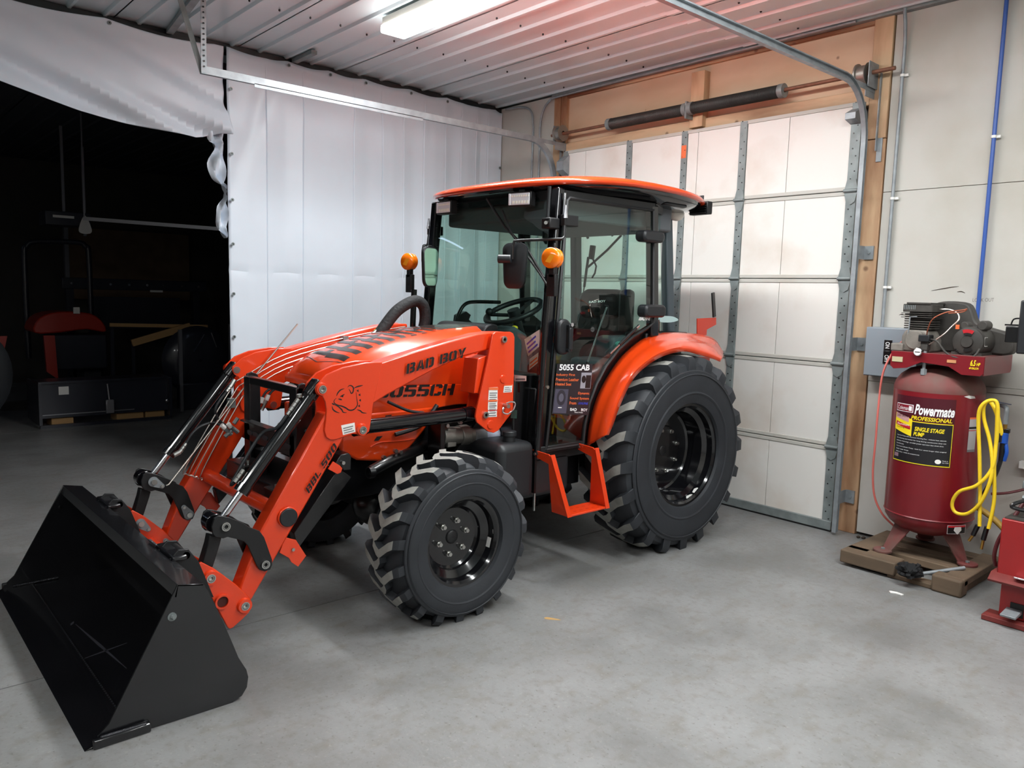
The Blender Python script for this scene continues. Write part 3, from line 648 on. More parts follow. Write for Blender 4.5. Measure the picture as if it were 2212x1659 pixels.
# hood stripes (decal that follows the surface)
hs = MB()
def patch(x0, x1, y0, y1, sk):   # skewed decal strip lying on the hood
    V = []; nx, ny = 6, 6
    for i in range(nx+1):
        for j in range(ny+1):
            yy = y0+(y1-y0)*j/ny; x = x0+(x1-x0)*i/nx+sk*abs(yy); V.append((x, YM+yy, hz(min(x, 2.89), yy)+.0015))
    hs.add(V, [(i*(ny+1)+j, i*(ny+1)+j+1, (i+1)*(ny+1)+j+1, (i+1)*(ny+1)+j) for i in range(nx) for j in range(ny)])
for k in range(8):
    x0 = 1.965+k*.072
    patch(x0, x0+.036, -.20+.004*k, -.01, .06); patch(x0+.012, x0+.040, -.01, .17, .06); patch(x0+.036, x0+.072, -.055, -.005, 0) if k % 2 else patch(x0+.036, x0+.072, .005, .05, 0)
for k in range(5):
    x0 = 2.541+k*.05; patch(x0, x0+.036+.003*k, -.165+.004*k, .165-.004*k, .04)
patch(2.79, 2.885, -.14, .14, 0)
hs.build('stripe_decal', DECALG, hood, smooth=True, recalc=False, label='dark stripe decal')
b = MB()
for x0 in (1.925,):
    V = [(x0+.10*abs(y)*2, YM+y, hz(x0+.2*abs(y), y)+.002) for y in [-.2+.04*i for i in range(11)]]; W_ = [(x+.012, y, z+.003) for x, y, z in V]
    b.add(V+W_, [(i, i+1, 11+i+1, 11+i) for i in range(10)])
b.build('front_line_decal', BKPRINT, hood, recalc=False)
# grille and headlamps under the nose
g = MB().box(1.885, 1.93, 3.50, 3.98, .80, 1.105).build('grille', BMATTE, TR, bevel=.01)
for k in range(9): MB().box(1.878, 1.888, 3.53, 3.95, .83+k*.024, .838+k*.024).build('grille_slat', BLACK, g)
for s_ in (-1, 1): MB().sphere((1.885, YM+s_*.20, 1.065), .045, 14, (.35, 1.3, .7)).build('headlamp', LENS, TR)
stencil('5055CH', (2.09,3.419,1.058), Vector((2.585,3.419,1.042))-Vector((2.09,3.419,1.058)), Vector((2.123,3.419,1.118))-Vector((2.107,3.419,1.056)), (0, -1, 0), BKPRINT, bpy.data.objects['side_panel'], gap=.12, th=.002)
# cowl in front of the windscreen
b = MB().prism(cr2([(2.84, 1.30), (2.86, 1.39), (2.90, 1.425), (2.96, 1.425), (2.975, 1.38), (2.975, 1.10), (2.9, 1.08)], 3), 'y', 3.50, 3.98); b.build('rear_cowl', BPLAST, TR, bevel=.01)

# ---------------------------------------------------------------- front guard
gx0, gx1 = 1.665, 1.685
for y0, y1 in ((3.43, 3.45), (4.03, 4.05)):
    b = MB(); P = [(1.665, .62), (1.665, 1.11), (1.675, 1.145), (1.70, 1.155), (1.73, 1.14), (1.745, 1.10), (1.745, .70), (1.72, .62)]
    b.prism(P, 'y', y0, y1); b.build('guard_post', BLACK, TR, bevel=.003)
    # face flange of the post
    yy = (y0, y0+.075) if y0 < YM else (y1-.075, y1)
    MB().box(1.660, 1.672, yy[0], yy[1], .62, 1.13).build('guard_flange', BLACK, TR, bevel=.004)
b = MB().box(1.662, 1.70, 3.43, 4.05, 1.095, 1.135); b.build('guard_bar', BLACK, TR, bevel=.005)
MB().box(1.660, 1.672, 3.45, 4.05, .79, .90).build('guard_plate', BLACK, TR, bevel=.003)
MB().prism([(1.635, .900), (1.672, .905), (1.672, .895), (1.635, .892)], 'y', 3.47, 4.04).build('guard_lip', BLACK, TR)
for y in (3.52, 3.64, 3.78, 3.90, 3.97): MB().prism(rrect(y-.03, y+.03, .825, .85, .012), 'x', 1.656, 1.6605).build('guard_slot', mat('slot_shadow', (48, 48, 52), .5), TR)
for y in (3.46, 4.0): MB().cyl((1.66, y, .68), (1.645, y, .68), .016, n=12).build('guard_bolt', ZINC, TR)
b = MB().box(1.60, 1.76, 3.44, 4.04, .55, .64); b.build('bumper', BLACK, TR, bevel=.006)
MB().box(1.55, 1.68, 3.80, 4.02, .60, .70).build('valve_block', BLACK, TR, bevel=.006); MB().box(1.56, 1.66, 3.42, 3.58, .56, .64).build('valve_block', BLACK, TR, bevel=.006)
for y in (3.86, 3.92, 3.46, 3.52): MB().cyl((1.60, y, .69 if y > 3.7 else .63), (1.60, y, .715 if y > 3.7 else .655), .010, n=8).build('valve_bolt', ZINC, TR)

# ---------------------------------------------------------------- loader
AO, AI = 3.205, 3.305        # outer and inner face of the near arm
def arm_both(name, poly, y0, y1, m_, bevel=.004, lab=None):
    r = []
    for Y in (lambda y: y, MY):
        r.append(MB().prism(poly, 'y', Y(y0), Y(y1)).build(name, m_, TR, bevel=bevel))
    return r
KN = [(1.661,1.182),(1.7,1.218),(1.783,1.248),(1.903,1.265),(1.994,1.264),(1.944,1.063),(1.93,0.966),(1.923,0.933),(1.89,0.914),(1.857,0.926),(1.837,0.93),(1.784,0.92),(1.74,0.911),(1.717,0.914),(1.698,0.928),(1.688,0.96),(1.695,1.013),(1.698,1.056),(1.693,1.092),(1.679,1.117),(1.658,1.129),(1.647,1.155),(1.649,1.172)]
LOWER = [(1.7,1.038),(1.86,1.009),(1.83,0.945),(1.794,0.914),(1.628,0.663),(1.476,0.439),(1.343,0.239),(1.322,0.225),(1.299,0.237),(1.289,0.26),(1.288,0.302),(1.384,0.536)]
UPPER = [(1.934,1.237),(1.997,1.264),(2.206,1.314),(2.391,1.354),(2.588,1.392),(2.684,1.401),(2.789,1.4),(2.792,1.321),(2.674,1.307),(2.492,1.275),(2.301,1.21),(2.156,1.152),(2.033,1.102),(1.95,1.062),(1.91,1.05)]
arms = arm_both('loader_lower_arm', LOWER, AO+.004, AI-.004, ORANGE, .008)
uarms = arm_both('loader_upper_arm', UPPER, AO+.006, AI-.006, ORANGE, .008)
kn = arm_both('knee_plate', KN, AO-.006, AO+.006, ORANGE, .003)
arm_both('knee_plate', KN, AI-.006, AI+.006, ORANGE, .003)
def boss(x, z, yc, Y, r=.030, R2=.014, m_=ORANGE):
    s_ = -1
    MB().lathe([(R2, 0), (R2, -.014), (r, -.014), (r+.004, 0)], (x, Y(yc), z), 'y', 24).build('pin_boss', m_, TR) if Y(0) == 0 else MB().lathe([(R2, 0), (R2, .014), (r, .014), (r+.004, 0)], (x, Y(yc), z), 'y', 24).build('pin_boss', m_, TR)
def pin(x, z, y0, y1, Y, r=.019, zerk=True):
    b = MB().lathe([(.009, Y(y0)), (r*.62, Y(y0)), (r*.70, Y(y0)+(.004 if Y(0) == 0 else -.004)), (r*.74, Y(y0)), (r, Y(y0)), (r, Y(y1)), (0.001, Y(y1))], (x, 0, z), 'y', 20)
    b.lathe([(.009, Y(y0)), (.009, Y(y0+.012)), (.001, Y(y0+.012))], (x, 0, z), 'y', 12)
    b.build('pivot_pin', ZINC, TR)
PK = (1.671,1.153); PKL = (1.881,0.946); PBU = (1.221,0.595); PBL = (1.394,0.392); PXU = (1.153,0.385); PXL = (1.298,0.228); PT = (2.738,1.362); PTL = (2.621,0.96)
def lever_pin(x, z, y, ang):   # pin with keeper plate on the inner faces
    a = math.radians(ang); q = (x+.05*math.cos(a), z+.05*math.sin(a))
    MB().prism(capsule((x, z), q, .026, .013), 'y', y-.005, y).build('keeper_plate', GALV, TR)
    MB().cyl((x, y-.004, z), (x, y-.020, z), .014, n=16).build('pin_head', ZINC, TR); MB().cyl((q[0], y-.004, q[1]), (q[0], y-.014, q[1]), .008, n=6).build('keeper_bolt', ZINC, TR)
for side, Y in enumerate((lambda y: y, MY)):
    for P, yc in ((PK, AO-.006), (PKL, AO-.006)): boss(P[0], P[1], yc, Y, .027); pin(P[0], P[1], yc-.018, AI+.01, Y)
    # lift cylinder
    yc = Y(3.258); a = Vector((PKL[0], yc, PKL[1])); c = Vector((PTL[0], yc, PTL[1])); d = (c-a).normalized()
    MB().cyl(a+d*.01, c-d*.02, .036, n=28).cyl(a-d*.01, a+d*.05, .041, n=28).cyl(c-d*.09, c-d*.03, .040, n=28).build('lift_cylinder', BGLOSS, TR)
    # tilt cylinder
    a = Vector((PK[0], yc, PK[1])); c = Vector((PBU[0], yc, PBU[1])); d = (c-a).normalized(); L = (c-a).length
    cyl_ = MB().cyl(a+d*.03, a+d*(L*.775), .031, n=28).cyl(a+d*(L*.735), a+d*(L*.79), .0355, n=28).cyl(a-d*.012, a+d*.045, .036, n=24).build('tilt_cylinder', BGLOSS, TR)
    MB().obox(a+d*.01, d*.045, Vector((0, 1, 0))*.03, d.cross(Vector((0, 1, 0)))*.03).build('cylinder_eye', BLACK, cyl_, bevel=.008)
    MB().cyl(a+d*(L*.78), c-d*.01, .0165, n=24).build('piston_rod', CHROME, cyl_, label='chrome piston rod')
    nrm = Vector((0, 1, 0)).cross(d)*(-1)
    pb = a+d*.09+nrm*.039; pe = a+d*(L*.755)+nrm*.040
    if (nrm.z < 0): pb = a+d*.09-nrm*.039; pe = a+d*(L*.755)-nrm*.040
    if side == 0:
        off = Vector((0, -.008, 0)); back = Vector((0, .05, 0))
        MB().tube(cr([pb+off+d*.09, pb+off+d*.16+back*.2, (pb+pe)/2+back-nrm*.02, pe+back*.9, pe+off*0+back*.5], 6), .008, 8).build('cylinder_hose', BPLAST, cyl_)
        for q in (.0, .022, .044, .066): MB().cyl(pb+off+d*q, pb+off+d*(q+.02), .0105 if q < .06 else .0085, n=8).build('hose_fitting', ZINC, cyl_)
        for q in (.0, .022, .044): MB().cyl(pe+back*.45-d*q, pe+back*.45-d*(q+.02), .0105, n=8).build('hose_fitting', ZINC, cyl_)
        MB().cyl(pb+off-d*.01, pb+off-d*.02-nrm*.01, .012, n=8).build('hose_elbow', ZINC, cyl_)
    # bell crank plates
    BC = [(1.191,0.646),(1.214,0.64),(1.245,0.627),(1.3,0.595),(1.323,0.574),(1.371,0.547),(1.392,0.514),(1.427,0.406),(1.427,0.381),(1.417,0.362),(1.393,0.359),(1.369,0.372),(1.357,0.392),(1.318,0.491),(1.301,0.513),(1.267,0.531),(1.23,0.547),(1.212,0.544),(1.179,0.555),(1.168,0.571),(1.164,0.603),(1.176,0.638)]
    for y0, y1 in ((AO-.016, AO-.004), (AI+.004, AI+.016)): MB().prism(BC, 'y', Y(y0), Y(y1)).build('bell_crank', BMATTE, TR, bevel=.002)
    for P in (PBU, PBL): pin(P[0], P[1], AO-.026, AI+.02, Y)
    # clevis block and pusher link
    MB().cyl((PBU[0]-.03, Y(3.225), PBU[1]+.01), (PBU[0]-.03, Y(3.285), PBU[1]+.01), .040, n=20).build('rod_clevis', BGLOSS, TR, bevel=.003)
    LK = [(1.171,0.555),(1.221,0.534),(1.213,0.505),(1.181,0.411),(1.135,0.433),(1.162,0.515)]
    MB().prism(LK, 'y', Y(3.232), Y(3.282)).build('bucket_link', BMATTE, TR, bevel=.004)
    # bucket bracket side plates
    BR = [(1.089,0.45),(1.118,0.461),(1.168,0.423),(1.264,0.329),(1.285,0.303),(1.32,0.261),(1.334,0.233),(1.331,0.21),(1.319,0.189),(1.29,0.167),(1.248,0.14),(1.234,0.137),(1.224,0.147),(1.174,0.259),(1.121,0.383)]
    for y0, y1 in ((AO-.016, AO-.004), (AI+.010, AI+.022)): MB().prism(BR, 'y', Y(y0), Y(y1)).build('bucket_bracket', ORANGE, TR, bevel=.003)
    for P in (PXU, PXL): boss(P[0], P[1], AO-.016, Y, .030, .014); pin(P[0], P[1], AO-.032, AI+.025, Y)
    HB = (1.2,0.271)
    MB().lathe([(.024, Y(AO-.03)), (.032, Y(AO-.03)), (.032, Y(AO-.01)), (.024, Y(AO-.01)), (.024, Y(AI))], (HB[0], 0, HB[1]), 'y', 28, closed=False).build('cross_tube_end', ORANGE, TR)
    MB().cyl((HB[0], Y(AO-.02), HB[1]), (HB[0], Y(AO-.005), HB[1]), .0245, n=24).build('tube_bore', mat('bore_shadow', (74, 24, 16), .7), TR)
    # cross tube cap and stop lug
    CP = (1.508,0.583)
    MB().cyl((CP[0], Y(AO-.016), CP[1]), (CP[0], Y(AO), CP[1]), .042, n=32).build('tube_cap', BPLAST, TR, bevel=.003, label='black round plastic cap')
    MB().cyl((CP[0], Y(AO-.008), CP[1]), (CP[0], Y(AO), CP[1]), .047, n=32).build('weld_ring', ORANGE, TR, bevel=.003)
    LUG = [(1.5,0.487),(1.474,0.421),(1.519,0.387),(1.53,0.365),(1.563,0.337),(1.603,0.38),(1.553,0.465)]
    MB().prism(LUG, 'y', Y(3.215), Y(3.223)).build('stand_lug', ORANGE, TR, bevel=.001)
    x, z = (1.537,0.424); MB().cyl((x, Y(3.215), z), (x, Y(3.207), z), .008, n=8).build('lug_bolt', ZINC, TR)
    SL = [(1.733,0.81),(1.708,0.777),(1.754,0.748),(1.773,0.752),(1.78,0.772),(1.768,0.786)]
    MB().prism(SL, 'y', Y(3.20), Y(3.208)).build('hook_lug', ORANGE, TR, bevel=.001)
    # tower
    TW = [(2.662,1.391),(2.681,1.403),(2.786,1.402),(2.807,1.394),(2.818,1.373),(2.821,1.19),(2.821,0.985),(2.809,0.952),(2.718,0.865),(2.685,0.855),(2.646,0.867),(2.568,0.924),(2.557,0.955),(2.563,0.989),(2.594,1.101),(2.634,1.26)]
    TI = [(2.71,1.323),(2.759,1.348),(2.877,1.359),(2.896,1.319),(2.891,0.961),(2.79,0.876),(2.739,0.872),(2.629,0.942),(2.615,0.971),(2.643,1.133),(2.669,1.26)]
    tw = MB().prism(TW, 'y', Y(3.178), Y(3.190)).build('loader_tower', ORANGE, TR, bevel=.002)
    MB().prism(TI, 'y', Y(3.325), Y(3.337)).build('loader_tower', ORANGE, TR, bevel=.002)
    MB().prism([(2.587,1.26),(2.65,1.276),(2.628,1.06),(2.586,1.075),(2.564,1.076)], 'y', Y(3.205), Y(3.325)).build('tower_gusset', ORANGE, TR, bevel=.003)
    for P in (PT, PTL): pin(P[0], P[1], 3.166, 3.345, Y, .018)
    for (x, z), rr_ in zip([(2.742,1.146),(2.661,0.903)], (.020, .022)): MB().lathe([(.001, Y(3.172)), (rr_, Y(3.172)), (rr_+.003, Y(3.178))], (x, 0, z), 'y', 20).build('weld_plug', ORANGE, tw)
    # mounting rail from tower down to chassis
    MB().prism([(2.55, .74), (2.95, .74), (3.0, 1.05), (2.85, 1.05)], 'y', Y(3.34), Y(3.36)).build('loader_mount', BLACK, TR)
    # parking stand (black channel under the arm)
    PSd = [(1.78,0.766),(1.849,0.712),(1.606,0.449),(1.571,0.412),(1.553,0.492)]
    st = MB().prism(PSd, 'y', Y(3.235), Y(3.29)).build('parking_stand', BLACK, TR, bevel=.003)
    MB().prism([(1.753,0.797),(1.78,0.834),(1.822,0.838),(1.836,0.821),(1.834,0.754),(1.797,0.756),(1.78,0.783),(1.749,0.776)], 'y', Y(3.215), Y(3.30)).build('stand_bracket', BLACK, st, bevel=.003)
    x, z = (1.789,0.795); MB().cyl((x, Y(3.212), z), (x, Y(3.203), z), .009, n=8).build('stand_bolt', ZINC, st)
CT = (1.501,0.624); CP = (1.508,0.583)
MB().cyl((CP[0], AI-.01, CP[1]), (CP[0], MY(AI-.01), CP[1]), .036, n=28).build('cross_tube', ORANGE, TR)
HB = (1.2,0.271); MB().cyl((HB[0], AO, HB[1]), (HB[0], MY(AO), HB[1]), .030, n=24).build('bracket_tube', ORANGE, TR)
# keeper plates seen on the far arm's inner face
fy = MY(AI)-.022
for P, an in ((PBU, -35), (PBL, 120), (PXU, -45), (PXL, 120)): lever_pin(P[0], P[1], fy, an)
# lettering on the near arm
ua = uarms[0]; la = arms[0]
stencil('BAD BOY', (2.13,3.205,1.2), Vector((2.494,3.205,1.273))-Vector((2.13,3.205,1.2)), Vector((2.135,3.205,1.25))-Vector((2.13,3.205,1.2)), (0, -1, 0), BKPRINT, ua, gap=.16, th=.007)
q0 = Vector((1.609,3.205,0.676)); u_ = Vector((1.752,3.205,0.875))-q0; stencil('BBL', q0, u_*.44, Vector((1.593,3.205,0.702))-q0, (0, -1, 0), BKPRINT, la, gap=.2, th=.007); stencil('500', q0+u_*.53, u_*.47, Vector((1.593,3.205,0.702))-q0, (0, -1, 0), BKPRINT, la, gap=.2, th=.007)
# bulldog emblem cut into the knee plate
em = MB(); yk = AO-.0065
def fr(u, v):
    return (u, yk, v)
DOG = [
 [(1.749,1.116),(1.754,1.129),(1.769,1.143),(1.789,1.148)],
 [(1.806,1.153),(1.813,1.16),(1.825,1.16),(1.836,1.149),(1.834,1.13),(1.825,1.124),(1.818,1.137),(1.812,1.145)],
 [(1.839,1.147),(1.855,1.153),(1.872,1.156),(1.887,1.158)],
 [(1.85,1.127),(1.853,1.106),(1.857,1.084),(1.858,1.067),(1.846,1.051),(1.83,1.044),(1.813,1.046),(1.797,1.057),(1.776,1.067),(1.758,1.072),(1.741,1.081),(1.735,1.091),(1.74,1.101),(1.748,1.106)],
 [(1.726,1.071),(1.73,1.056),(1.744,1.044),(1.764,1.036)],
 [(1.737,1.077),(1.758,1.066),(1.776,1.05),(1.783,1.038),(1.802,1.035)],
 [(1.767,1.112),(1.778,1.116),(1.79,1.122)],
 [(1.757,1.102),(1.769,1.099),(1.777,1.096)],
 [(1.856,1.044),(1.873,1.038),(1.885,1.028),(1.908,1.023)],
 [(1.725,1.085),(1.731,1.08),(1.74,1.076)]]
for st_ in DOG: ribbon(em, st_, .0065, 0, fr)
for c_ in [(1.86,1.133),(1.87,1.113),(1.873,1.087),(1.868,1.06)]: em.add([(c_[0]-.008, yk, c_[1]+.001), (c_[0]+.003, yk, c_[1]+.008), (c_[0]+.004, yk, c_[1]-.006)], [(0, 1, 2)])
c_ = (1.78,1.112); em.add([(x, yk, z) for x, z in circ(c_[0], c_[1], .004, 8)], [tuple(range(8))])
em.build('bulldog_emblem', BKPRINT, kn[0], smooth=False, recalc=False)
def sticker(pts, y, par, m_=WHITE, lines=3, col=STICK, lab='white sticker', head=None):
    P = [Vector(p) for p in pts]   # quad corners bl, br, tr, tl in 3D
    s_ = MB().add(P, [(0, 1, 2, 3)]).build('sticker', m_, par, smooth=False, recalc=False, label=lab)
    n_ = (P[1]-P[0]).cross(P[3]-P[0]).normalized()*.0006
    if n_.y > 0: n_ = -n_
    b = MB()
    for k in range(lines):
        v0 = .12+.70*k/max(1, lines); v1 = v0+.32/max(1, lines)
        f_ = lambda u, v: P[0]+(P[1]-P[0])*u+(P[3]-P[0])*v+n_
        b.add([f_(.1, v0), f_(.9-.1*(k % 2), v0), f_(.9-.1*(k % 2), v1), f_(.1, v1)], [(0, 1, 2, 3)])
    b.build('print_lines', col, par, smooth=False, recalc=False)
    if head:
        f_ = lambda u, v: P[0]+(P[1]-P[0])*u+(P[3]-P[0])*v+n_*1.5
        MB().add([f_(0, .88), f_(1, .88), f_(1, 1), f_(0, 1)], [(0, 1, 2, 3)]).build('print_band', head, par, smooth=False, recalc=False)
    return s_
sticker([(1.782,3.198,0.93),(1.848,3.198,0.939),(1.843,3.198,0.984),(1.772,3.198,0.977)], 0, kn[0])
two = bpy.data.objects['loader_tower']
sticker([(2.64,3.177,0.956),(2.702,3.176,0.954),(2.706,3.176,1.04),(2.641,3.176,1.039)], 0, two, lines=6, head=ORPRINT); sticker([(2.638,3.176,0.946),(2.703,3.176,0.943),(2.701,3.176,0.982),(2.64,3.176,0.984)], 0, two, lines=2, head=REDPRINT)
sticker([(2.639,3.177,0.989),(2.705,3.176,0.986),(2.704,3.176,1.105),(2.642,3.176,1.106)], 0, two, lines=7, head=ORPRINT)
sticker([(2.745,3.176,1.072),(2.808,3.177,1.071),(2.81,3.176,1.112),(2.75,3.176,1.113)], 0, two, lines=3, head=ORPRINT)
x, z = (2.755,1.001); MB().cyl((x, 3.178, z), (x, 3.14, z), .012, n=14).build('mount_pin', ZINC, TR)
MB().tube(cr([(2.739,3.145,1.016),(2.779,3.145,1.023),(2.807,3.145,1.011),(2.791,3.145,0.976),(2.751,3.145,0.959),(2.718,3.145,0.972),(2.724,3.145,0.997)], 5), .0045, 8).build('lynch_pin_ring', CHROME, TR)
# hydraulic lines along the inside of the far arm
fyl = MY(AI)-.028
for k in range(4):
    o_ = k*.028
    pts = [(1.42+o_*.5, fyl, .60-o_*.35), (1.385+o_, fyl, .615-o_*.4), (1.385+o_, fyl, .66-o_*.45), (1.62+o_*.55, fyl, 1.04-o_*.9), (1.70+o_*.35, fyl, 1.115-o_), (1.95, fyl, 1.235-o_), (2.35, fyl, 1.325-o_), (2.75, fyl, 1.385-o_)]
    MB().tube(cr(pts, 4), .0036, 8).build('hydraulic_line', STEEL, TR)
for q in ((1.63, 1.0), (2.32, 1.33)):
    MB().box(q[0]-.012, q[0]+.022, fyl-.008, fyl+.03, q[1]-.05, q[1]+.0).build('line_clamp', GALVD, TR)
# hose loop by the far tower
MB().tube(cr([(2.489,4.08,1.307),(2.553,4.08,1.387),(2.635,4.08,1.478),(2.719,4.08,1.53),(2.788,4.08,1.548),(2.841,4.08,1.514),(2.854,4.08,1.432),(2.834,4.08,1.35)], 6), .036, 16).build('hose_bundle', mat('hose_sleeve', (13, 13, 16), .75, bump=.5, bscale=60), TR)
for i, (p, q) in enumerate((((770, 745), (835, 700)), ((778, 742), (822, 707)))):
    a = Vector((2.362,4.08,1.281))+Vector((0, i*.03, -i*.02)); c = Vector((2.546,4.08,1.393))+Vector((0, i*.03, -i*.01))
    MB().cyl(a+(c-a)*.55, c, .010, n=8).build('hose_fitting', ZINC, TR)
    MB().cyl(a+(c-a)*.78, a+(c-a)*.86, .013, n=8).build('fitting_band', mat('green_band' if i == 0 else 'yellow_band', (30, 140, 80) if i == 0 else (220, 200, 40), .5), TR)
# level indicator rod
MB().tube([Vector(p) for p in [(1.273,4.12,0.574),(1.287,4.12,0.579),(1.738,4.12,1.114),(1.767,4.12,1.136),(2.006,4.12,1.405)]], .0045, 8).build('level_rod', STEEL, TR)
# hoses and fittings beside the far tilt cylinder
HF = 4.15
MB().tube(cr([(1.608,4.15,1.04),(1.567,4.15,0.992),(1.544,4.15,0.946),(1.555,4.15,0.899),(1.587,4.15,0.864),(1.62,4.15,0.845)], 6), .008, 8).build('loader_hose', BPLAST, TR)
MB().tube(cr([(1.388,4.15,0.778),(1.417,4.15,0.824),(1.461,4.15,0.86),(1.518,4.15,0.875),(1.56,4.15,0.866),(1.585,4.15,0.846)], 6), .008, 8).build('loader_hose', BPLAST, TR)
for P in ([(1.652,4.15,1.103),(1.634,4.15,1.073),(1.608,4.15,1.04)], [(1.325,4.15,0.723),(1.356,4.15,0.737),(1.388,4.15,0.778)]):
    P = [Vector(p) for p in P]; MB().cyl(P[0], P[1], .013, n=8).build('hose_elbow', ZINC, TR)
    for t in (0, .35, .7): MB().cyl(P[1]+(P[2]-P[1])*t, P[1]+(P[2]-P[1])*(t+.3), .0125-.003*t, n=8).build('hose_fitting', ZINC, TR)
for P in ([(1.581,4.14,0.848),(1.626,4.14,0.805)], [(1.616,4.14,0.852),(1.662,4.14,0.812)], [(1.59,4.14,0.794),(1.626,4.14,0.826)], [(1.632,4.12,0.866),(1.655,4.12,0.895)]): MB().cyl(P[0], P[1], .012, n=8).build('hose_coupler', GALVD, TR)
for P in ([(1.567,4.13,0.863),(1.587,4.13,0.844)], [(1.603,4.13,0.868),(1.62,4.13,0.846)], [(1.788,4.13,0.968),(1.799,4.13,0.999)], [(1.821,4.13,0.979),(1.834,4.13,1.01)]): MB().cyl(P[0], P[1], .0125, n=8).build('white_ferrule', WHITE, TR)
for P in ([(1.748,4.13,0.92),(1.786,4.13,0.969)], [(1.793,4.13,0.926),(1.821,4.13,0.977)], [(1.74,4.13,0.925),(1.761,4.13,0.903)]): MB().cyl(P[0], P[1], .0115, n=8).build('hose_coupler', ZINC, TR)
for P in ([(1.797,4.13,0.994),(1.824,4.13,1.031),(1.867,4.13,1.047),(1.906,4.13,1.05)], [(1.834,4.13,1.004),(1.862,4.13,1.034),(1.9,4.13,1.045)]): MB().tube(cr(P, 5), .007, 8).build('loader_hose', BPLAST, TR)
MB().tube(cr([(2.128,3.36,1.043),(2.19,3.36,1.014),(2.261,3.36,0.985),(2.35,3.36,0.968)], 5), .008, 8).build('loader_hose', BPLAST, TR)
MB().tube(cr([(1.72, 3.6, .93), (1.70, 3.48, .93), (1.75, 3.36, .90)], 5), .012, 8).build('loader_hose', BPLAST, TR)
for dz in (0, .035): MB().cyl((1.72, 3.40, .89+dz), (1.76, 3.34, .88+dz), .014, n=8).build('hose_fitting', ZINC, TR)

# ---------------------------------------------------------------- bucket
BY0, BY1 = 2.835, 4.655
SP = [(0.629,0.039),(0.665,0.071),(0.908,0.52),(1.001,0.502),(1.016,0.475),(1.066,0.345),(1.095,0.267),(1.126,0.179),(1.159,0.118),(1.166,0.087),(1.158,0.046),(1.137,0.015),(1.111,0.003),(1.096,-0.004),(0.722,0.007),(0.632,0.008)]
bk = MB().prism(SP, 'y', BY0, BY0+.008).build('bucket', BUCKETM, TR, bevel=.0015, label='black loader bucket')
MB().prism(SP, 'y', BY1-.008, BY1).build('bucket_side', BUCKETM, bk, bevel=.0015)
sh = [(.64, .004), (1.0, .004)]+cr2([(1.03, .006), (1.085, .018), (1.125, .055), (1.13, .10), (1.105, .16)], 4)+[SP[6], SP[5]]
HEEL = [(0.725,0.001),(1.1,-0.006),(1.115,0.001),(1.141,0.013),(1.162,0.042),(1.168,0.083),(1.161,0.114),(1.13,0.174),(1.099,0.262),(1.07,0.34),(1.019,0.471),(1.004,0.495)]
HEEL = [(.66, .003)]+[(x, max(z, .004)) for x, z in HEEL]
def plate_strip(b, line, y0, y1, th):
    n = len(line); V = [(x, y0, z) for x, z in line]+[(x, y1, z) for x, z in line]
    cx = sum(p[0] for p in line)/n; cz = sum(p[1] for p in line)/n; V2 = []
    for i, (x, z) in enumerate(line):
        a = line[max(0, i-1)]; c = line[min(n-1, i+1)]; dx, dz = c[0]-a[0], c[1]-a[1]; q = math.hypot(dx, dz) or 1
        V2.append((x-dz/q*th, z+dx/q*th))
    V += [(x, y0, z) for x, z in V2]+[(x, y1, z) for x, z in V2]
    b.add(V, [(i, i+1, n+i+1, n+i) for i in range(n-1)]+[(2*n+i, 2*n+i+1, 3*n+i+1, 3*n+i) for i in range(n-1)]+[(i, i+1, 2*n+i+1, 2*n+i) for i in range(n-1)]+[(n+i, n+i+1, 3*n+i+1, 3*n+i) for i in range(n-1)]+[(0, n, 3*n, 2*n), (n-1, 2*n-1, 4*n-1, 3*n-1)])
b = MB(); plate_strip(b, HEEL, BY0+.004, BY1-.004, .007); b.build('bucket_shell', BUCKETM, bk, ang=25)
TT = [(0.908,0.52),(1.001,0.502)]
b = MB(); plate_strip(b, [TT[1], TT[0], (TT[0][0]-.012, TT[0][1]-.045)], BY0, BY1, .007); b.build('bucket_top_plate', BUCKETM, bk, bevel=.001)
MB().prism([(.585, .0), (.74, .0), (.74, .014), (.625, .014)], 'y', BY0-.005, BY1+.005).build('cutting_edge', BUCKETM, bk, bevel=.001)
b = MB(); 
for k in range(90):
    y = BY0+.03+k*(BY1-BY0-.06)/89; b.sphere((.742, y, .013), .0075, 6, (1, 1.6, .6))
b.build('edge_weld', WELD if False else BUCKETM, bk)['kind'] = 'stuff'
for ys in ((BY0-.02, BY0), (BY1, BY1+.02)): MB().box(.61, .80, ys[0], ys[1], .0, .035).build('edge_runner', BUCKETM, bk, bevel=.006)
def weldline(p, q, n, r=.006, name='weld'):
    p, q = Vector(p), Vector(q); b = MB()
    for k in range(n): c = p+(q-p)*k/(n-1); b.sphere(c, r, 6, (1, 1, .8))
    b.build(name, WELD, bk)['kind'] = 'stuff'
weldline((.64, BY0-.010, .037), (.78, BY0-.016, .037), 26); weldline((.68, BY0+.016, .018), (.86, BY0+.016, .018), 24); weldline((.66, BY1-.016, .018), (.86, BY1-.016, .018), 26)
# corner gussets on the inner sides, bolt holes
b = MB().prism([(.92, .49), (1.0, .34), (.95, .36), (.90, .46)], 'y', BY0+.008, BY0+.014); b.build('inner_gusset', BUCKETM, bk)
for y, s_ in ((BY0, -1), (BY1-.008, -1)):
    MB().cyl((.885, y, .405), (.885, y+s_*.004, .405), .016, n=14).cyl((.885, y+s_*.004, .405), (.89, y+s_*.012, .405), .009, n=8).build('side_bolt', GALVD if y < 3 else BUCKETM, bk)
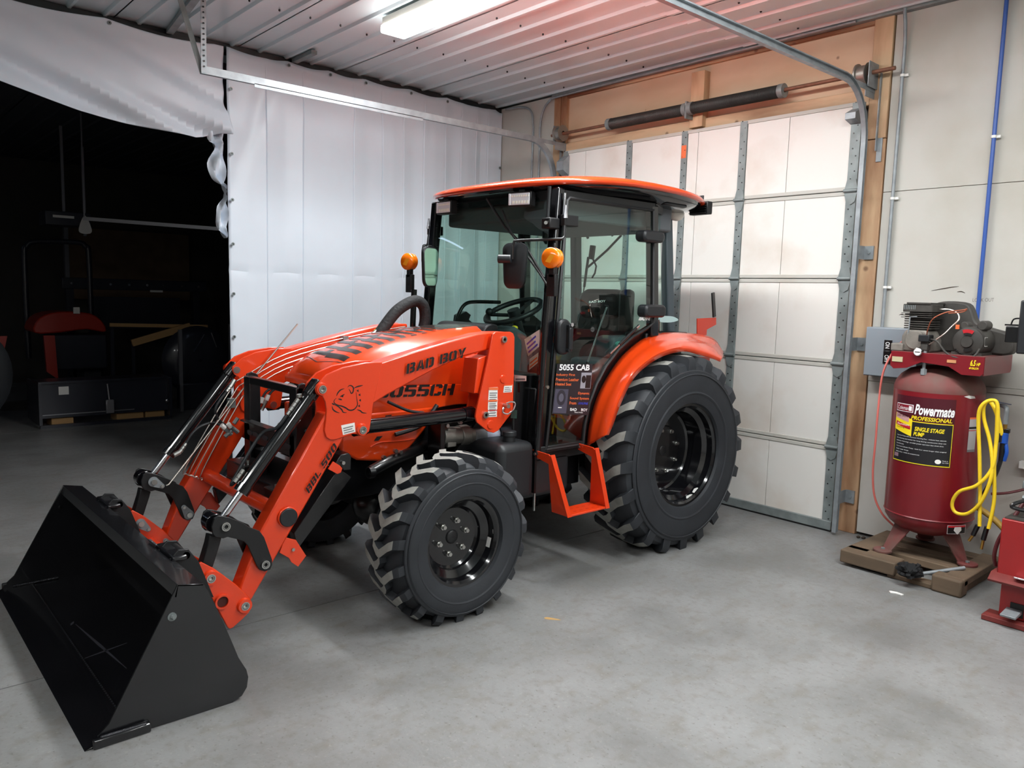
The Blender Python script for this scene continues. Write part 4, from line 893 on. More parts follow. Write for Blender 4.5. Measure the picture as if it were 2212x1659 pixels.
# stiffener tube and hook brackets on the rear of the bucket
for y0 in (3.17, 3.31, 4.13, 4.27): 
    x0, z0 = TT[1]
    MB().prism([(x0-.02, z0-.005), (x0+.02, z0+.035), (x0+.06, z0+.030), (x0+.10, z0-.03), (x0+.16, z0-.20), (x0+.08, z0-.16)], 'y', y0, y0+.012).build('hook_plate', BMATTE, bk, bevel=.002)
x0, z0 = TT[1]
MB().cyl((x0+.05, 3.17, z0+.005), (x0+.05, 3.322, z0+.005), .016).build('hook_bar', BMATTE, bk); MB().cyl((x0+.05, 4.13, z0+.005), (x0+.05, 4.282, z0+.005), .016).build('hook_bar', BMATTE, bk)
for y in (3.25, 4.2): 
    MB().box(x0-.01, x0+.05, y-.10, y+.12, z0-.005, z0+.015).build('hook_pad', BUCKETM, bk, bevel=.006)
b = MB().bar((1.02, 4.09, .47), (1.14, 4.09, .33), .012, .03, (0, 1, 0)).bar((.97, 4.085, .475), (1.03, 4.085, .475), .012, .03, (0, 1, 0)); b.build('latch_handle', BMATTE, TR)
weldline((x0-.01, 3.36, z0+.012), (x0-.01, 3.44, z0+.012), 8)
# chalk-like scratches inside the bucket (worn paint)
sc = MB(); scm = mat('worn_paint', (58, 58, 64), .5)
for a_, c_ in (((.80, 3.95), (.86, 3.35)), ((.78, 3.95), (.80, 3.99)), ((.74, 3.55), (.93, 3.60))):
    d_ = Vector((c_[0]-a_[0], c_[1]-a_[1], 0)); n_ = Vector((-d_.y, d_.x, 0)).normalized()*.007; A_ = Vector((*a_, .0118)); B_ = Vector((*c_, .0118)); sc.add([A_-n_*.2, A_+n_*.2, (A_+B_)/2+n_, B_+n_*.2, B_-n_*.2, (A_+B_)/2-n_], [(0, 1, 2, 3, 4, 5)])
sc.build('scuff', scm, bk, smooth=False, recalc=False)

# ---------------------------------------------------------------- cab
CF = 3.12            # near side plane of the cab
cab = MB().box(2.98, 4.2, 3.16, 4.32, .66, .72).box(2.98, 3.04, 3.17, 4.31, .70, 1.08).build('cab_floor', BMATTE, TR, bevel=.006)
def pil(name, p, q, w_, h_, m_=BGLOSS):
    r = []
    for Y in (lambda y: y, MY):
        r.append(MB().bar((p[0], Y(p[1]), p[2]), (q[0], Y(q[1]), q[2]), w_, h_, (0, 1, 0)).build(name, m_, TR, bevel=.010))
    return r
pil('front_pillar', (2.985, 3.15, .68), (3.105, 3.165, 2.20), .060, .06)
pil('middle_pillar', (3.955, 3.135, 1.36), (3.91, 3.15, 2.18), .075, .05)
pil('rear_pillar', (4.34, 3.30, 1.36), (4.27, 3.32, 2.18), .07, .06, CABGREY)
b = MB().bar((3.10, 3.165, 2.165), (3.91, 3.15, 2.165), .05, .05).bar((3.91, 3.15, 2.165), (4.27, 3.32, 2.165), .05, .05); b.mirror_y(YM)
b.bar((3.105, 3.16, 2.165), (3.105, 4.32, 2.165), .05, .05).bar((4.27, 3.3, 2.165), (4.27, 4.18, 2.165), .05, .05); b.build('roof_rail', BMATTE, TR)
b = MB().bar((4.34, 3.3, 1.33), (4.34, 4.18, 1.33), .06, .08).box(3.9, 4.34, 3.14, 3.32, 1.30, 1.385).box(3.9, 4.34, MY(3.32), MY(3.14), 1.30, 1.385); b.build('rear_sill', BMATTE, TR, bevel=.01)
# interior roof lining
b = MB(); b.prism(rrect(3.13, 4.24, 3.21, 4.27, .08, 5), 'z', 2.04, 2.20); b.build('roof_lining', LINER, TR, bevel=.012)
# glazing (thin solid sheets)
def arc_strip(b, pts_bot, pts_top, th):
    n = len(pts_bot); c = Vector((3.7, YM, 1.5))
    P = [Vector(p) for p in pts_bot]+[Vector(p) for p in pts_top]
    b.add(P, [(i, i+1, n+i+1, n+i) for i in range(n-1)])
ws = MB(); nb = 10; pb = []; pt = []
for i in range(nb+1):
    t = i/nb; y = 3.185+(4.295-3.185)*t; bow = .045*math.sin(PI*t); pb.append((2.995-bow*.6, y, .98)); pt.append((3.09-bow*.6, y, 2.17))
arc_strip(ws, pb, pt, .004); w_s = ws.build('windscreen', GLASSW, TR, recalc=False)
ws = MB(); pb = []; pt = []
for i in range(nb+1):
    t = i/nb; y = 3.33+(4.15-3.33)*t; bow = .07*math.sin(PI*t); pb.append((4.375+bow, y, 1.38)); pt.append((4.30+bow*.8, y, 2.16))
arc_strip(ws, pb, pt, .004); ws.build('rear_window', GLASS, TR, recalc=False)
ARC = [(3.326,0.738),(3.336,0.848),(3.369,0.979),(3.423,1.086),(3.503,1.194),(3.61,1.289),(3.736,1.363),(3.867,1.414)]
DG = [(3.02, .735), (3.04, .9), (3.125, 2.13), (3.14, 2.145), (3.88, 2.145), (3.93, 1.45)]+[(x, z) for x, z in ARC[::-1]]+[(ARC[0][0]-.01, .735)]
for side, Y in enumerate((lambda y: y, MY)):
    MB().add([(x, Y(CF), z) for x, z in DG], [tuple(range(len(DG)))]).build('door_glass', GLASS, TR, recalc=False)
    MB().add([(3.99, Y(3.145), 1.38), (4.33, Y(3.30), 1.38), (4.265, Y(3.31), 2.15), (3.95, Y(3.145), 2.15)], [(0, 1, 2, 3)]).build('quarter_glass', GLASS, TR, recalc=False)
    b = MB(); P = [(x, Y(CF-.004), z) for x, z in DG]; b.tube(P+[P[0]], .011, 6); b.build('door_frame', BMATTE, TR)
    # black arch between door glass and fender
    AO_ = [(3.443,0.685),(3.448,0.828),(3.505,0.989),(3.61,1.132),(3.759,1.263),(3.998,1.37),(4.097,1.39)]; AI_ = [(3.326,0.708),(3.331,0.847),(3.37,1.005),(3.459,1.145),(3.601,1.283),(3.82,1.408),(4.014,1.471)]
    b = MB(); n = len(AO_); A_ = cr2(AO_, 4); B_ = cr2(AI_, 4); n = len(A_)
    b.add([(x, Y(3.13), z) for x, z in B_]+[(x, Y(3.19), z) for x, z in A_], [(i, i+1, n+i+1, n+i) for i in range(n-1)]); b.build('wheel_arch', BMATTE, TR, recalc=False)
    b = MB(); n = len(A_); WI = [(x, z) for x, z in A_]+[(4.35, 1.385)]; n = len(WI)
    b.add([(x, Y(3.20), z) for x, z in WI]+[(x, Y(3.50), z) for x, z in WI], [(i, i+1, n+i+1, n+i) for i in range(n-1)]); b.build('inner_arch', BMATTE, TR, recalc=False)
    MB().prism([(ARC[0][0]-.0, .72), (2.98, .72), (2.98, .755), (ARC[0][0]-.0, .755)], 'y', Y(3.11), Y(3.16)).build('door_sill', BMATTE, TR, bevel=.004)
    # hinges and door furniture
    for z in (2.02,):
        MB().box(3.08, 3.19, Y(3.085) if side == 0 else Y(3.12), Y(3.12) if side == 0 else Y(3.085), z-.03, z+.03).build('mirror_bracket', BMATTE, TR, bevel=.004)
        MB().cyl((3.09, Y(3.09), 2.03), (3.09, Y(3.09), 2.10), .014, .006, n=12).build('bracket_bolt', CHROME, TR)
    MB().cyl((3.105, Y(3.12), 2.05), (3.11, Y(3.12), 2.17), .008, n=10).build('trim_strip', CHROME, TR)
    # mirror, arm and turn lamp
    MX, MYy, MZ = 2.91, 3.325-.0, 1.78
    arm_ = [(3.09, 3.095, 2.00), (3.085, 3.09, 1.93), (3.07, 3.09, 1.915), (2.93, 3.27, 1.905), (2.905, 3.30, 1.90), (2.895, 3.305, 1.87), (2.895, 3.305, 1.80)]
    MB().tube([(x, Y(y), z) for x, y, z in arm_], .0085, 10).build('mirror_arm', BLACK, TR)
    u = Vector((-.30, .95, 0)).normalized() if side == 0 else Vector((.95, .30, 0)).normalized()
    nrm = Vector((0, 0, 1)).cross(u)*(-1)
    out = rrect(-.074, .074, -.128, .128, .045, 6); out = [(px*(1+.12*pz/.125), pz) for px, pz in out]
    c = Vector((2.93, Y(3.325), 1.765))
    sl = Vector((.05, 0, 0))
    def lift(k, s_): return [c+u*(a*s_)+Vector((0, 0, 1))*(bz*s_)+nrm*k for a, bz in out]
    b = MB(); n = len(out); V = lift(-.012, .80)+lift(0, 1)+lift(.018, 1.0)+lift(.022, .94)
    b.add(V, [(k*n+i, k*n+(i+1) % n, (k+1)*n+(i+1) % n, (k+1)*n+i) for k in range(3) for i in range(n)]+[tuple(range(n))])
    mo = b.build('mirror', BPLAST, TR)
    MB().add(lift(.0205, .93), [tuple(range(n))]).build('mirror_glass', MIRROR, mo, recalc=False)
    if side == 0:
        MB().cyl((2.885, 3.30, 1.80), (2.84, 3.36, 1.80), .024, n=20).build('mirror_knob', BPLAST, mo, bevel=.004)
    # amber lamp: drum with domed lens facing forward
    ac = Vector((2.955, Y(3.05), 1.805))
    d_ = Vector((-.96, -.28*(1 if side == 0 else 1), 0)).normalized()
    def drum(r0, a0, r1, a1, m_, nm, par): return MB().cyl(ac+d_*a0, ac+d_*a1, r0, r1, n=32).build(nm, m_, par, bevel=.004)
    lp = drum(.056, -.012, .056, .012, AMBER, 'turn_lamp', TR); tag(lp, 'amber round turn lamp')
    drum(.056, -.038, .056, -.016, AMBER, 'rear_lens', lp); drum(.050, -.018, .050, -.010, BLACK, 'lamp_ring', lp)
    b = MB(); q = [(.056*math.cos(t), .012+.016*math.sin(t)) for t in [PI/2*i/6 for i in range(7)]]
    ux = d_.cross(Vector((0, 0, 1))); n = 32; V = []
    for k in range(n):
        a = 2*PI*k/n
        for r, h in q: V.append(ac+d_*h+ux*r*math.cos(a)+Vector((0, 0, 1))*r*math.sin(a))
    b.add(V, [(k*7+i, k*7+i+1, ((k+1) % n)*7+i+1, ((k+1) % n)*7+i) for k in range(n) for i in range(6)]); b.build('domed_lens', AMBER, lp)
    MB().add([ac+d_*.0285+ux*(.004*a)+Vector((0, 0, .001*h)) for a, h in ((-2, -28), (6, -20), (-2, 20), (-9, 16))], [(0, 1, 2, 3)]).build('lens_facet', mat('bright_amber', (255, 168, 40), .2), lp, recalc=False)
    MB().box(2.955, 2.985, *sorted((Y(3.02), Y(3.085))), 1.60, 1.72).box(2.955, 2.985, *sorted((Y(3.03), Y(3.07))), 1.70, 1.76).build('lamp_plate', BMATTE, TR, bevel=.004)
    MB().cyl((2.953, Y(3.05), 1.655), (2.957, Y(3.05), 1.655), .008, n=10).build('plate_hole', BKPRINT, TR)
    # grab tube in front of the pillar
    MB().tube([(2.975, Y(3.095), 1.62), (2.965, Y(3.10), 1.4), (2.945, Y(3.105), .72)], .020, 16).build('front_tube', BGLOSS, TR)
# aerial / washer rod at the roof corner
MB().cyl((3.02, 3.16, 2.005), (3.03, 3.16, 2.20), .0105, n=12).build('aerial', BPLAST, TR)
MB().box(3.0, 3.08, 3.12, 3.19, 1.97, 2.03).build('aerial_clamp', BMATTE, TR, bevel=.008); MB().cyl((3.0, 3.15, 2.0), (2.99, 3.14, 2.0), .010, n=10).build('clamp_bolt', ZINC, TR)
# roof
def sup(a, b_, e, n, cx=3.765, cy=YM):
    o = []
    for i in range(n):
        t = 2*PI*i/n; c, s_ = math.cos(t), math.sin(t); o.append((cx+a*math.copysign(abs(c)**(2/e), c), cy+b_*math.copysign(abs(s_)**(2/e), s_)))
    return o
NR = 72
def zed(x, y): return -.050*((x-3.765)/.80)**2-.012*((y-YM)/.74)**2
rings = [(.30, 2.330), (.62, 2.325), (.85, 2.312), (.95, 2.303), (.985, 2.294), (1.0, 2.282), (1.0, 2.270), (.985, 2.260), (.965, 2.258)]
V = []
for k, z in rings:
    for (x, y) in sup(.80*k, .745*k, 3.6, NR): V.append((x, y, z+zed(x, y)))
b = MB(); b.v = V; nR = len(rings)
for k in range(nR-1):
    for i in range(NR): b.f.append([k*NR+i, k*NR+(i+1) % NR, (k+1)*NR+(i+1) % NR, (k+1)*NR+i]); b.mi.append(0)
b.f.append(list(range(NR))); b.mi.append(0)
roof = b.build('cab_roof', ORANGE2, TR, ang=60)
rings = [(.975, 2.262), (.965, 2.250), (.93, 2.235), (.86, 2.215), (.80, 2.20), (.5, 2.19)]; V = []
for k, z in rings:
    for (x, y) in sup(.80*k, .745*k, 3.6, NR): V.append((x, y, z+zed(x, y)))
b = MB(); b.v = V
for k in range(len(rings)-1):
    for i in range(NR): b.f.append([k*NR+i, k*NR+(i+1) % NR, (k+1)*NR+(i+1) % NR, (k+1)*NR+i]); b.mi.append(0)
b.f.append(list(range((len(rings)-1)*NR, len(rings)*NR))); b.mi.append(0)
under = b.build('roof_underside', BGLOSS, TR, ang=60)
for Y in (lambda y: y, MY): MB().prism(rrect(3.98, 4.22, *sorted((Y(3.10), Y(3.20))), .03), 'z', 2.190, 2.205).build('underside_vent', BPLAST, under, bevel=.006)
# front and rear work lamps
def worklamp(c, yaw, lit):
    R = Matrix.Rotation(yaw, 3, 'Z'); c = Vector(c)
    def bx_(x0, x1, y0, y1, z0, z1, nm, m_, par, bv=.003):
        b = MB().box(x0, x1, y0, y1, z0, z1); b.v = [tuple(R @ Vector(v)+c) for v in b.v]; return b.build(nm, m_, par, bevel=bv)
    h = bx_(-.02, .03, -.078, .078, -.042, .042, 'work_lamp', BMATTE, TR, .005)
    bx_(-.024, -.019, -.070, .058, -.033, .033, 'lamp_lens', LENS if lit else BPLAST, h)
    bx_(-.026, -.020, .058, .073, -.033, .033, 'lamp_side_lens', LENS if lit else BPLAST, h)
    for k in range(8): bx_(-.0255, -.0235, -.066+k*.0155, -.057+k*.0155, .012, .022, 'led_row', mat('led_chip', (255, 252, 240), .3), h, 0)
    for k in range(6): bx_(-.0255, -.0235, -.062+k*.019, -.050+k*.019, -.026, -.010, 'led_row', bpy.data.materials['led_chip'], h, 0)
    for k in range(5): bx_(.03, .045, -.07, .07, -.034+k*.015, -.030+k*.015, 'cooling_fin', BMATTE, h, 0)
    bx_(0, .012, -.02, .02, .04, .085, 'lamp_bracket', BMATTE, h); bx_(-.004, 0, -.008, .008, .058, .078, 'lamp_bolt', CHROME, h)
worklamp((3.02, 3.38, 2.145), .25, True); worklamp((3.02, MY(3.38), 2.145), -.0, True); worklamp((4.44, 3.16, 2.21), PI-.1, False)
bpy.data.objects['work_lamp'].name = 'work_lamp'
MB().sphere((4.33, 3.28, 2.17), .06, 16, (1.2, .7, .75)).build('rear_marker', mat('clear_cover', (214, 210, 200), .3), TR)
# door handle, gas strut, wipers
b = MB(); P = rrect(3.055, 3.155, 1.275, 1.475, .045, 5); b.prism(P, 'y', 3.075, 3.112); dh = b.build('door_handle', BPLAST, TR, bevel=.012)
MB().prism(rrect(3.112, 3.142, 1.30, 1.43, .012), 'y', 3.045, 3.062).build('handle_grip', BPLAST, dh, bevel=.006); MB().box(3.112, 3.142, 3.05, 3.08, 1.42, 1.445).build('grip_foot', BPLAST, dh, bevel=.004); MB().box(3.112, 3.142, 3.05, 3.08, 1.29, 1.31).build('grip_foot', BPLAST, dh, bevel=.004)
MB().cyl((3.128, 3.05, 1.445), (3.128, 3.043, 1.445), .011, n=14).build('key_lock', CHROME, dh)
a, c = Vector((3.539,3.16,1.545)), Vector((3.39,3.16,1.217))
MB().cyl(a, c, .0045, n=8).build('strut_rod', CHROME, TR); MB().cyl(c, c+(c-a)*.3, .009, n=10).build('gas_strut', BLACK, TR)
a, c = Vector((3.773,3.1,1.435)), Vector((3.517,3.1,1.268))
MB().cyl(a, a+(c-a)*.12, .008, n=8).cyl(a+(c-a)*.65, c, .006, n=8).build('stay_rod', CHROME, TR); MB().cyl(a+(c-a)*.1, a+(c-a)*.68, .0095, n=10).build('gas_stay', BLACK, TR)
def wiper(pts, r, nm): return MB().tube([Vector(p) for p in pts], r, 8).build(nm, BMATTE, TR)
wiper([(3.02,3.69,2.17),(3.02,3.513,1.992),(3.02,3.314,1.858),(3.02,3.173,1.701)], .008, 'front_wiper'); wiper([(3.005,3.528,2.09),(3.005,3.44,1.953),(3.005,3.196,1.727),(3.005,3.118,1.65)], .006, 'wiper_blade')
MB().tube(cr([(4.3,4.222,2.284),(4.3,4.119,2.158),(4.3,4.056,2.036)], 5), .010, 8).build('roof_cable', BMATTE, TR); MB().tube(cr([(4.3,3.946,2.243),(4.3,3.869,2.145),(4.3,3.814,2.044)], 5), .008, 8).build('roof_cable', BMATTE, TR)
wiper([(4.36,3.783,2.053),(4.36,3.911,1.951),(4.36,4.041,1.865),(4.36,4.101,1.827)], .009, 'rear_wiper'); wiper([(4.35,4.043,1.885),(4.35,4.007,1.833),(4.35,4.018,1.781),(4.35,4.045,1.747)], .007, 'rear_wiper_link')
MB().bar((4.34,4.039,1.987), (4.34,4.052,1.884), .03, .04).build('wiper_motor', BMATTE, TR, bevel=.006); wiper([(4.34,4.082,1.902),(4.34,4.099,1.781),(4.34,4.113,1.677)], .010, 'latch_rod'); wiper([(4.34,4.113,1.677),(4.34,4.124,1.606)], .005, 'latch_pull')
MB().prism([(3.70, 2.05), (3.70, 1.98), (3.73, 1.95), (3.76, 1.98), (3.76, 2.05)], 'y', 3.9, 3.92).build('inner_mirror', BMATTE, TR, bevel=.005)
# steering wheel, dash, controls
MB().prism([(3.05, 1.05), (3.05, 1.40), (3.16, 1.41), (3.26, 1.36), (3.28, 1.05), (3.2, .72), (3.05, .72)], 'y', 3.55, 3.93).build('dashboard', CABGREY, TR, bevel=.02)
b = MB(); c = Vector((3.30, YM, 1.50)); ax = Vector((-.45, 0, 1)).normalized(); u = Vector((0, 1, 0)); v = ax.cross(u)
b.tube([c+(u*math.cos(2*PI*k/32)+v*math.sin(2*PI*k/32))*.185 for k in range(33)], .017, 10, caps=False)
for a in (.4, 2.7, 4.7): b.bar(c-ax*.03, c+(u*math.cos(a)+v*math.sin(a))*.18, .03, .012, ax)
b.cyl(c-ax*.05, c+ax*.01, .04, n=16).cyl(c-ax*.3, c-ax*.04, .03, n=12); b.build('steering_wheel', BPLAST, TR)
MB().sphere((3.20, 3.86, 1.49), .025, 10).cyl((3.21, 3.86, 1.38), (3.20, 3.86, 1.48), .008, n=8).build('shift_lever', BPLAST, TR)
MB().sphere((3.19, 3.60, 1.40), .022, 10, (1, 1, .7)).build('yellow_knob', YELPRINT, TR, label='yellow knob')
MB().tube(cr([(3.07, 4.06, 1.38), (3.12, 4.07, 1.48), (3.17, 4.07, 1.535), (3.26, 4.07, 1.55), (3.45, 4.05, 1.55)], 5), .012, 10).build('grab_rail', BLACK, TR)
MB().prism([(3.204,1.357),(3.217,1.457),(3.28,1.483),(3.321,1.458),(3.305,1.426),(3.355,1.394),(3.356,1.343)], 'y', 4.20, 4.26).build('side_console', BLACK, TR, bevel=.004)
b = MB().box(3.55, 4.3, 3.22, 3.48, .95, 1.22).box(3.7, 4.2, 3.24, 3.40, 1.2, 1.36); b.build('left_console', CABGREY, TR, bevel=.03)
b = MB().box(3.45, 4.3, 4.0, 4.26, .95, 1.25); b.build('right_console', CABGREY, TR, bevel=.03)
MB().box(3.72, 3.95, 3.21, 3.33, 1.12, 1.33).build('storage_box', TEALP, TR, bevel=.02)
# seat
st_ = MB().prism(cr2([(3.62, 1.06), (3.66, 1.14), (3.85, 1.15), (4.08, 1.13), (4.12, 1.05), (4.0, .98), (3.7, .98)], 3, True), 'y', 3.50, 3.98).build('seat', SEATM, TR, bevel=.03)
bk_ = [(4.02, 1.10), (4.06, 1.30), (4.13, 1.52), (4.16, 1.60), (4.20, 1.61), (4.23, 1.57), (4.20, 1.42), (4.15, 1.2), (4.12, 1.08)]
MB().prism(bk_, 'y', 3.53, 3.95).build('seat_backrest', SEATM, st_, bevel=.05)
MB().prism(rrect(3.53, 3.95, 1.44, 1.66, .09, 6), 'x', 4.10, 4.19).build('seat_headrest', SEATM, st_, bevel=.03)
MB().box(4.02, 4.10, 3.40, 3.50, 1.25, 1.66).build('seat_armrest', SEATM, st_, bevel=.03)
MB().prism(cr2([(3.60, .90), (3.62, 1.0), (4.1, 1.0), (4.1, .88)], 2), 'y', 3.56, 3.92).build('seat_base', BLACK, st_, bevel=.01)
text('BAD BOY', (3.835,3.52,1.562), Vector((3.996,3.52,1.571))-Vector((3.835,3.52,1.562)), (0, 0, .014), WHITEP, st_, bold=.02, n=(-1, 0, 0), th=.07)
sticker([(4.085,3.49,1.494),(4.143,3.49,1.495),(4.144,3.49,1.551),(4.091,3.49,1.551)], 0, st_, mat('seat_tag', (150, 165, 170), .5))
MB().prism([(3.62, .72), (3.45, .80), (3.45, .86), (3.62, .80)], 'y', 3.35, 3.50).build('pedal', ORANGE, TR)
# dusty plastic film over seat / windscreen corner and paper label
fv = [(3.06,3.408,1.916),(3.06,3.265,1.963),(3.06,3.225,1.335),(3.06,3.289,1.197),(3.06,3.445,1.239),(3.06,3.42,1.432)]; MB().add([Vector(p)+Vector((.14, 0, 0)) for p in fv], [tuple(range(6))]).build('film_wrap', PLASTICBAG, TR, recalc=False, label='clear plastic film')
b = sticker([Vector(p)+Vector((.02, 0, 0)) for p in [(3.0,3.285,1.253),(3.0,3.191,1.318),(3.0,3.195,1.412),(3.0,3.321,1.349)]], 0, TR, WHITE, lines=3, col=BLPRINT)
sticker([Vector(p)+Vector((.02, 0, 0)) for p in [(3.0,3.274,1.174),(3.0,3.191,1.229),(3.0,3.19,1.287),(3.0,3.273,1.238)]], 0, TR, WHITE, lines=2, col=ORPRINT)
sticker([(2.855,3.212,1.126),(2.855,3.113,1.136),(2.855,3.114,1.164),(2.855,3.214,1.16)], 0, TR, WHITE, lines=1)
sticker([(2.855,3.183,1.065),(2.855,3.163,1.067),(2.855,3.166,1.123),(2.855,3.185,1.121)], 0, TR, BKPRINT, lines=0)
sticker([(2.855,3.235,0.915),(2.855,3.184,0.919),(2.855,3.182,0.966),(2.855,3.225,0.966)], 0, TR, TEALP, lines=0, lab='teal label')
MB().cyl((2.975, 3.075, 1.10), (2.975, 3.065, 1.10), .010, n=10).build('pillar_bolt', ZINC, TR)
# poster behind the door glass
PQ = [Vector(p) for p in [(3.045,3.1,0.941),(3.343,3.1,0.909),(3.366,3.1,1.212),(3.076,3.1,1.223)]]
po = MB().add(PQ, [(0, 1, 2, 3)]).build('window_poster', mat('poster_dark', (34, 32, 38), .45), TR, recalc=False, label='dark advertising poster on the door glass')
def onp(u, v): return PQ[0]+(PQ[1]-PQ[0])*u+(PQ[3]-PQ[0])*v+(PQ[2]-PQ[3]-PQ[1]+PQ[0])*u*v
def ptext(s_, u0, v0, u1, v1, m_, **k): text(s_, onp(u0, v0), onp(u1, v0)-onp(u0, v0), onp(u0, v1)-onp(u0, v0), m_, po, name='poster_text', n=(0, -1, 0), th=.0015, **k)
ptext('5055 CAB', .06, .87, .92, .995, WHITEP, bold=.03)
for i, s_ in enumerate(('Industry First', 'Premium Leather', 'Heated Seat')): ptext(s_, .0, .75-.09*i, (.52, .64, .44)[i], .81-.09*i, ORPRINT, bold=.015)
for i, s_ in enumerate(('Dynamic', 'Sound System')): ptext(s_, (.66, .44)[i], .39-.10*i, .98, .45-.10*i, ORPRINT, bold=.015)
ptext('From', .44, .20, .63, .26, ORPRINT, bold=.015); ptext('/////ALPINE', .68, .205, .97, .25, BLPRINT, bold=.02, shear=.3)
ptext('BAD', .48, .075, .66, .13, WHITEP, bold=.02); ptext('BOY', .79, .075, .97, .13, WHITEP, bold=.02); ptext('TRACTORS', .60, .035, .84, .058, WHITEP, bold=.01)
def pquad(u0, v0, u1, v1, m_, nm, t=.001): return MB().add([onp(u0, v0)+Vector((0, -t, 0)), onp(u1, v0)+Vector((0, -t, 0)), onp(u1, v1)+Vector((0, -t, 0)), onp(u0, v1)+Vector((0, -t, 0))], [(0, 1, 2, 3)]).build(nm, m_, po, recalc=False)
pquad(.70, .52, 1.0, .83, mat('poster_silver', (150, 150, 160), .4), 'poster_photo'); pquad(.02, .02, .38, .50, mat('poster_grey', (74, 72, 88), .4), 'poster_photo')
def pdisc(u, v, r, m_, t): 
    c = onp(u, v); MB().add([c+Vector((r*math.cos(a)*.8, -t, r*math.sin(a))) for a in [2*PI*k/20 for k in range(20)]], [tuple(range(20))]).build('poster_disc', m_, po, recalc=False)
pdisc(.20, .33, .045, mat('poster_cone', (48, 46, 56), .4), .0014); pdisc(.20, .33, .024, mat('poster_cone_rim', (92, 90, 104), .4), .0018); pdisc(.78, .70, .022, BKPRINT, .0014)
pquad(.14, .125, .24, .14, WHITEP, 'poster_bar', .002); pquad(.84, .53, .99, .78, BKPRINT, 'poster_photo', .0014)
# speaker with brand plate at the rear quarter, pods on the middle pillar
MB().prism(rrect(3.73, 3.93, 1.945, 2.015, .03), 'y', 3.05, 3.13).build('rear_view_pod', BPLAST, TR, bevel=.014)
sp_ = MB().prism(rrect(3.79, 3.99, 1.485, 1.565, .03), 'y', 3.06, 3.14).build('speaker_pod', BPLAST, TR, bevel=.014)
text('///ALPINE', (3.754,3.09,1.467), Vector((3.871,3.09,1.467))-Vector((3.754,3.09,1.467)), (0, 0, .02), WHITEP, sp_, bold=.03, shear=.3, n=(0, -1, 0))
MB().prism(cr2([(4.08, 1.47), (4.12, 1.49), (4.22, 1.488), (4.28, 1.465), (4.2, 1.45), (4.09, 1.452)], 3, True), 'y', 3.18, 3.20).build('tail_cover', mat('pale_cover', (170, 200, 200), .3), TR)

# ---------------------------------------------------------------- fenders, step, tanks, rear bits
FO = [(3.336,0.813),(3.372,0.878),(3.43,0.995),(3.524,1.129),(3.633,1.209),(3.812,1.279),(4.034,1.307),(4.218,1.279),(4.36,1.248),(4.469,1.217)]
FI = [(3.435,0.686),(3.448,0.828),(3.505,0.989),(3.61,1.132),(3.759,1.263),(3.998,1.37),(4.307,1.379),(4.601,1.359),(4.732,1.324),(4.828,1.229)]
for side, Y in enumerate((lambda y: y, MY)):
    A_ = cr2(FO, 5); B_ = cr2(FI, 5); n = len(A_); b = MB(); V = []; rows = [(0, 0, -.030), (0, 0, 0), (.10, .0, .012), (.35, 0, .018), (.55, 0, .010), (.62, 0, .022), (.82, 0, .018), (.93, 0, .008), (1, 0, 0)]
    for i in range(n):
        ax_, az = A_[i]; bx2, bz = B_[i]
        dx, dz = (B_[min(i+1, n-1)][0]-B_[max(i-1, 0)][0], B_[min(i+1, n-1)][1]-B_[max(i-1, 0)][1]); q = math.hypot(dx, dz); nx, nz = -dz/q, dx/q
        for k, (t, _, h_) in enumerate(rows): V.append((ax_+(bx2-ax_)*t+nx*h_, Y(2.95+(3.19-2.95)*t), az+(bz-az)*t+nz*h_))
    m_ = len(rows)
    b.add(V, [(i*m_+k, (i+1)*m_+k, (i+1)*m_+k+1, i*m_+k+1) for i in range(n-1) for k in range(m_-1)])
    f = b.build('fender', ORANGE2, TR, recalc=True, ang=50); s_ = f.modifiers.new('thick', 'SOLIDIFY'); s_.thickness = .006
    # step
    for x0 in (3.03, 3.345):
        P = [(Y(3.13), .745), (Y(3.0), .738), (Y(2.975), .72), (Y(2.925), .385), (Y(3.06), .385), (Y(3.015), .68), (Y(3.12), .705)]
        xo = -.10 if x0 < 3.2 else -.06
        g = MB().prism(P, 'x', x0, x0+.008); g.v = [(x+xo*max(0, (z-.385)/.36), y, z) for x, y, z in g.v]
        l_ = g.build('step_leg', ORANGE, TR, bevel=.001)
        P2 = [(Y(2.975), .74), (Y(2.925), .385), (Y(2.919), .385), (Y(2.969), .74)]
        g = MB().prism(P2, 'x', x0-.012, x0+.02); g.v = [(x+xo*max(0, (z-.385)/.36), y, z) for x, y, z in g.v]; g.build('leg_flange', ORANGE, l_, bevel=.001)
        MB().cyl((x0+xo-.004, Y(3.10), .725), (x0+xo-.012, Y(3.10), .725), .008, n=8).build('step_bolt', ZINC, l_)
    tr_ = MB().box(3.035, 3.35, *sorted((Y(2.925), Y(3.06))), .383, .396).build('step_tread', ORANGE, TR, bevel=.003)
    for i in range(6):
        for j in range(2): MB().prism(rrect(3.055+i*.05+.02*j, 3.080+i*.05+.02*j, *sorted((Y(2.955+.05*j), Y(2.968+.05*j))), .006, 3), 'z', .3962, .3968).build('tread_hole', DKORANGE, tr_)
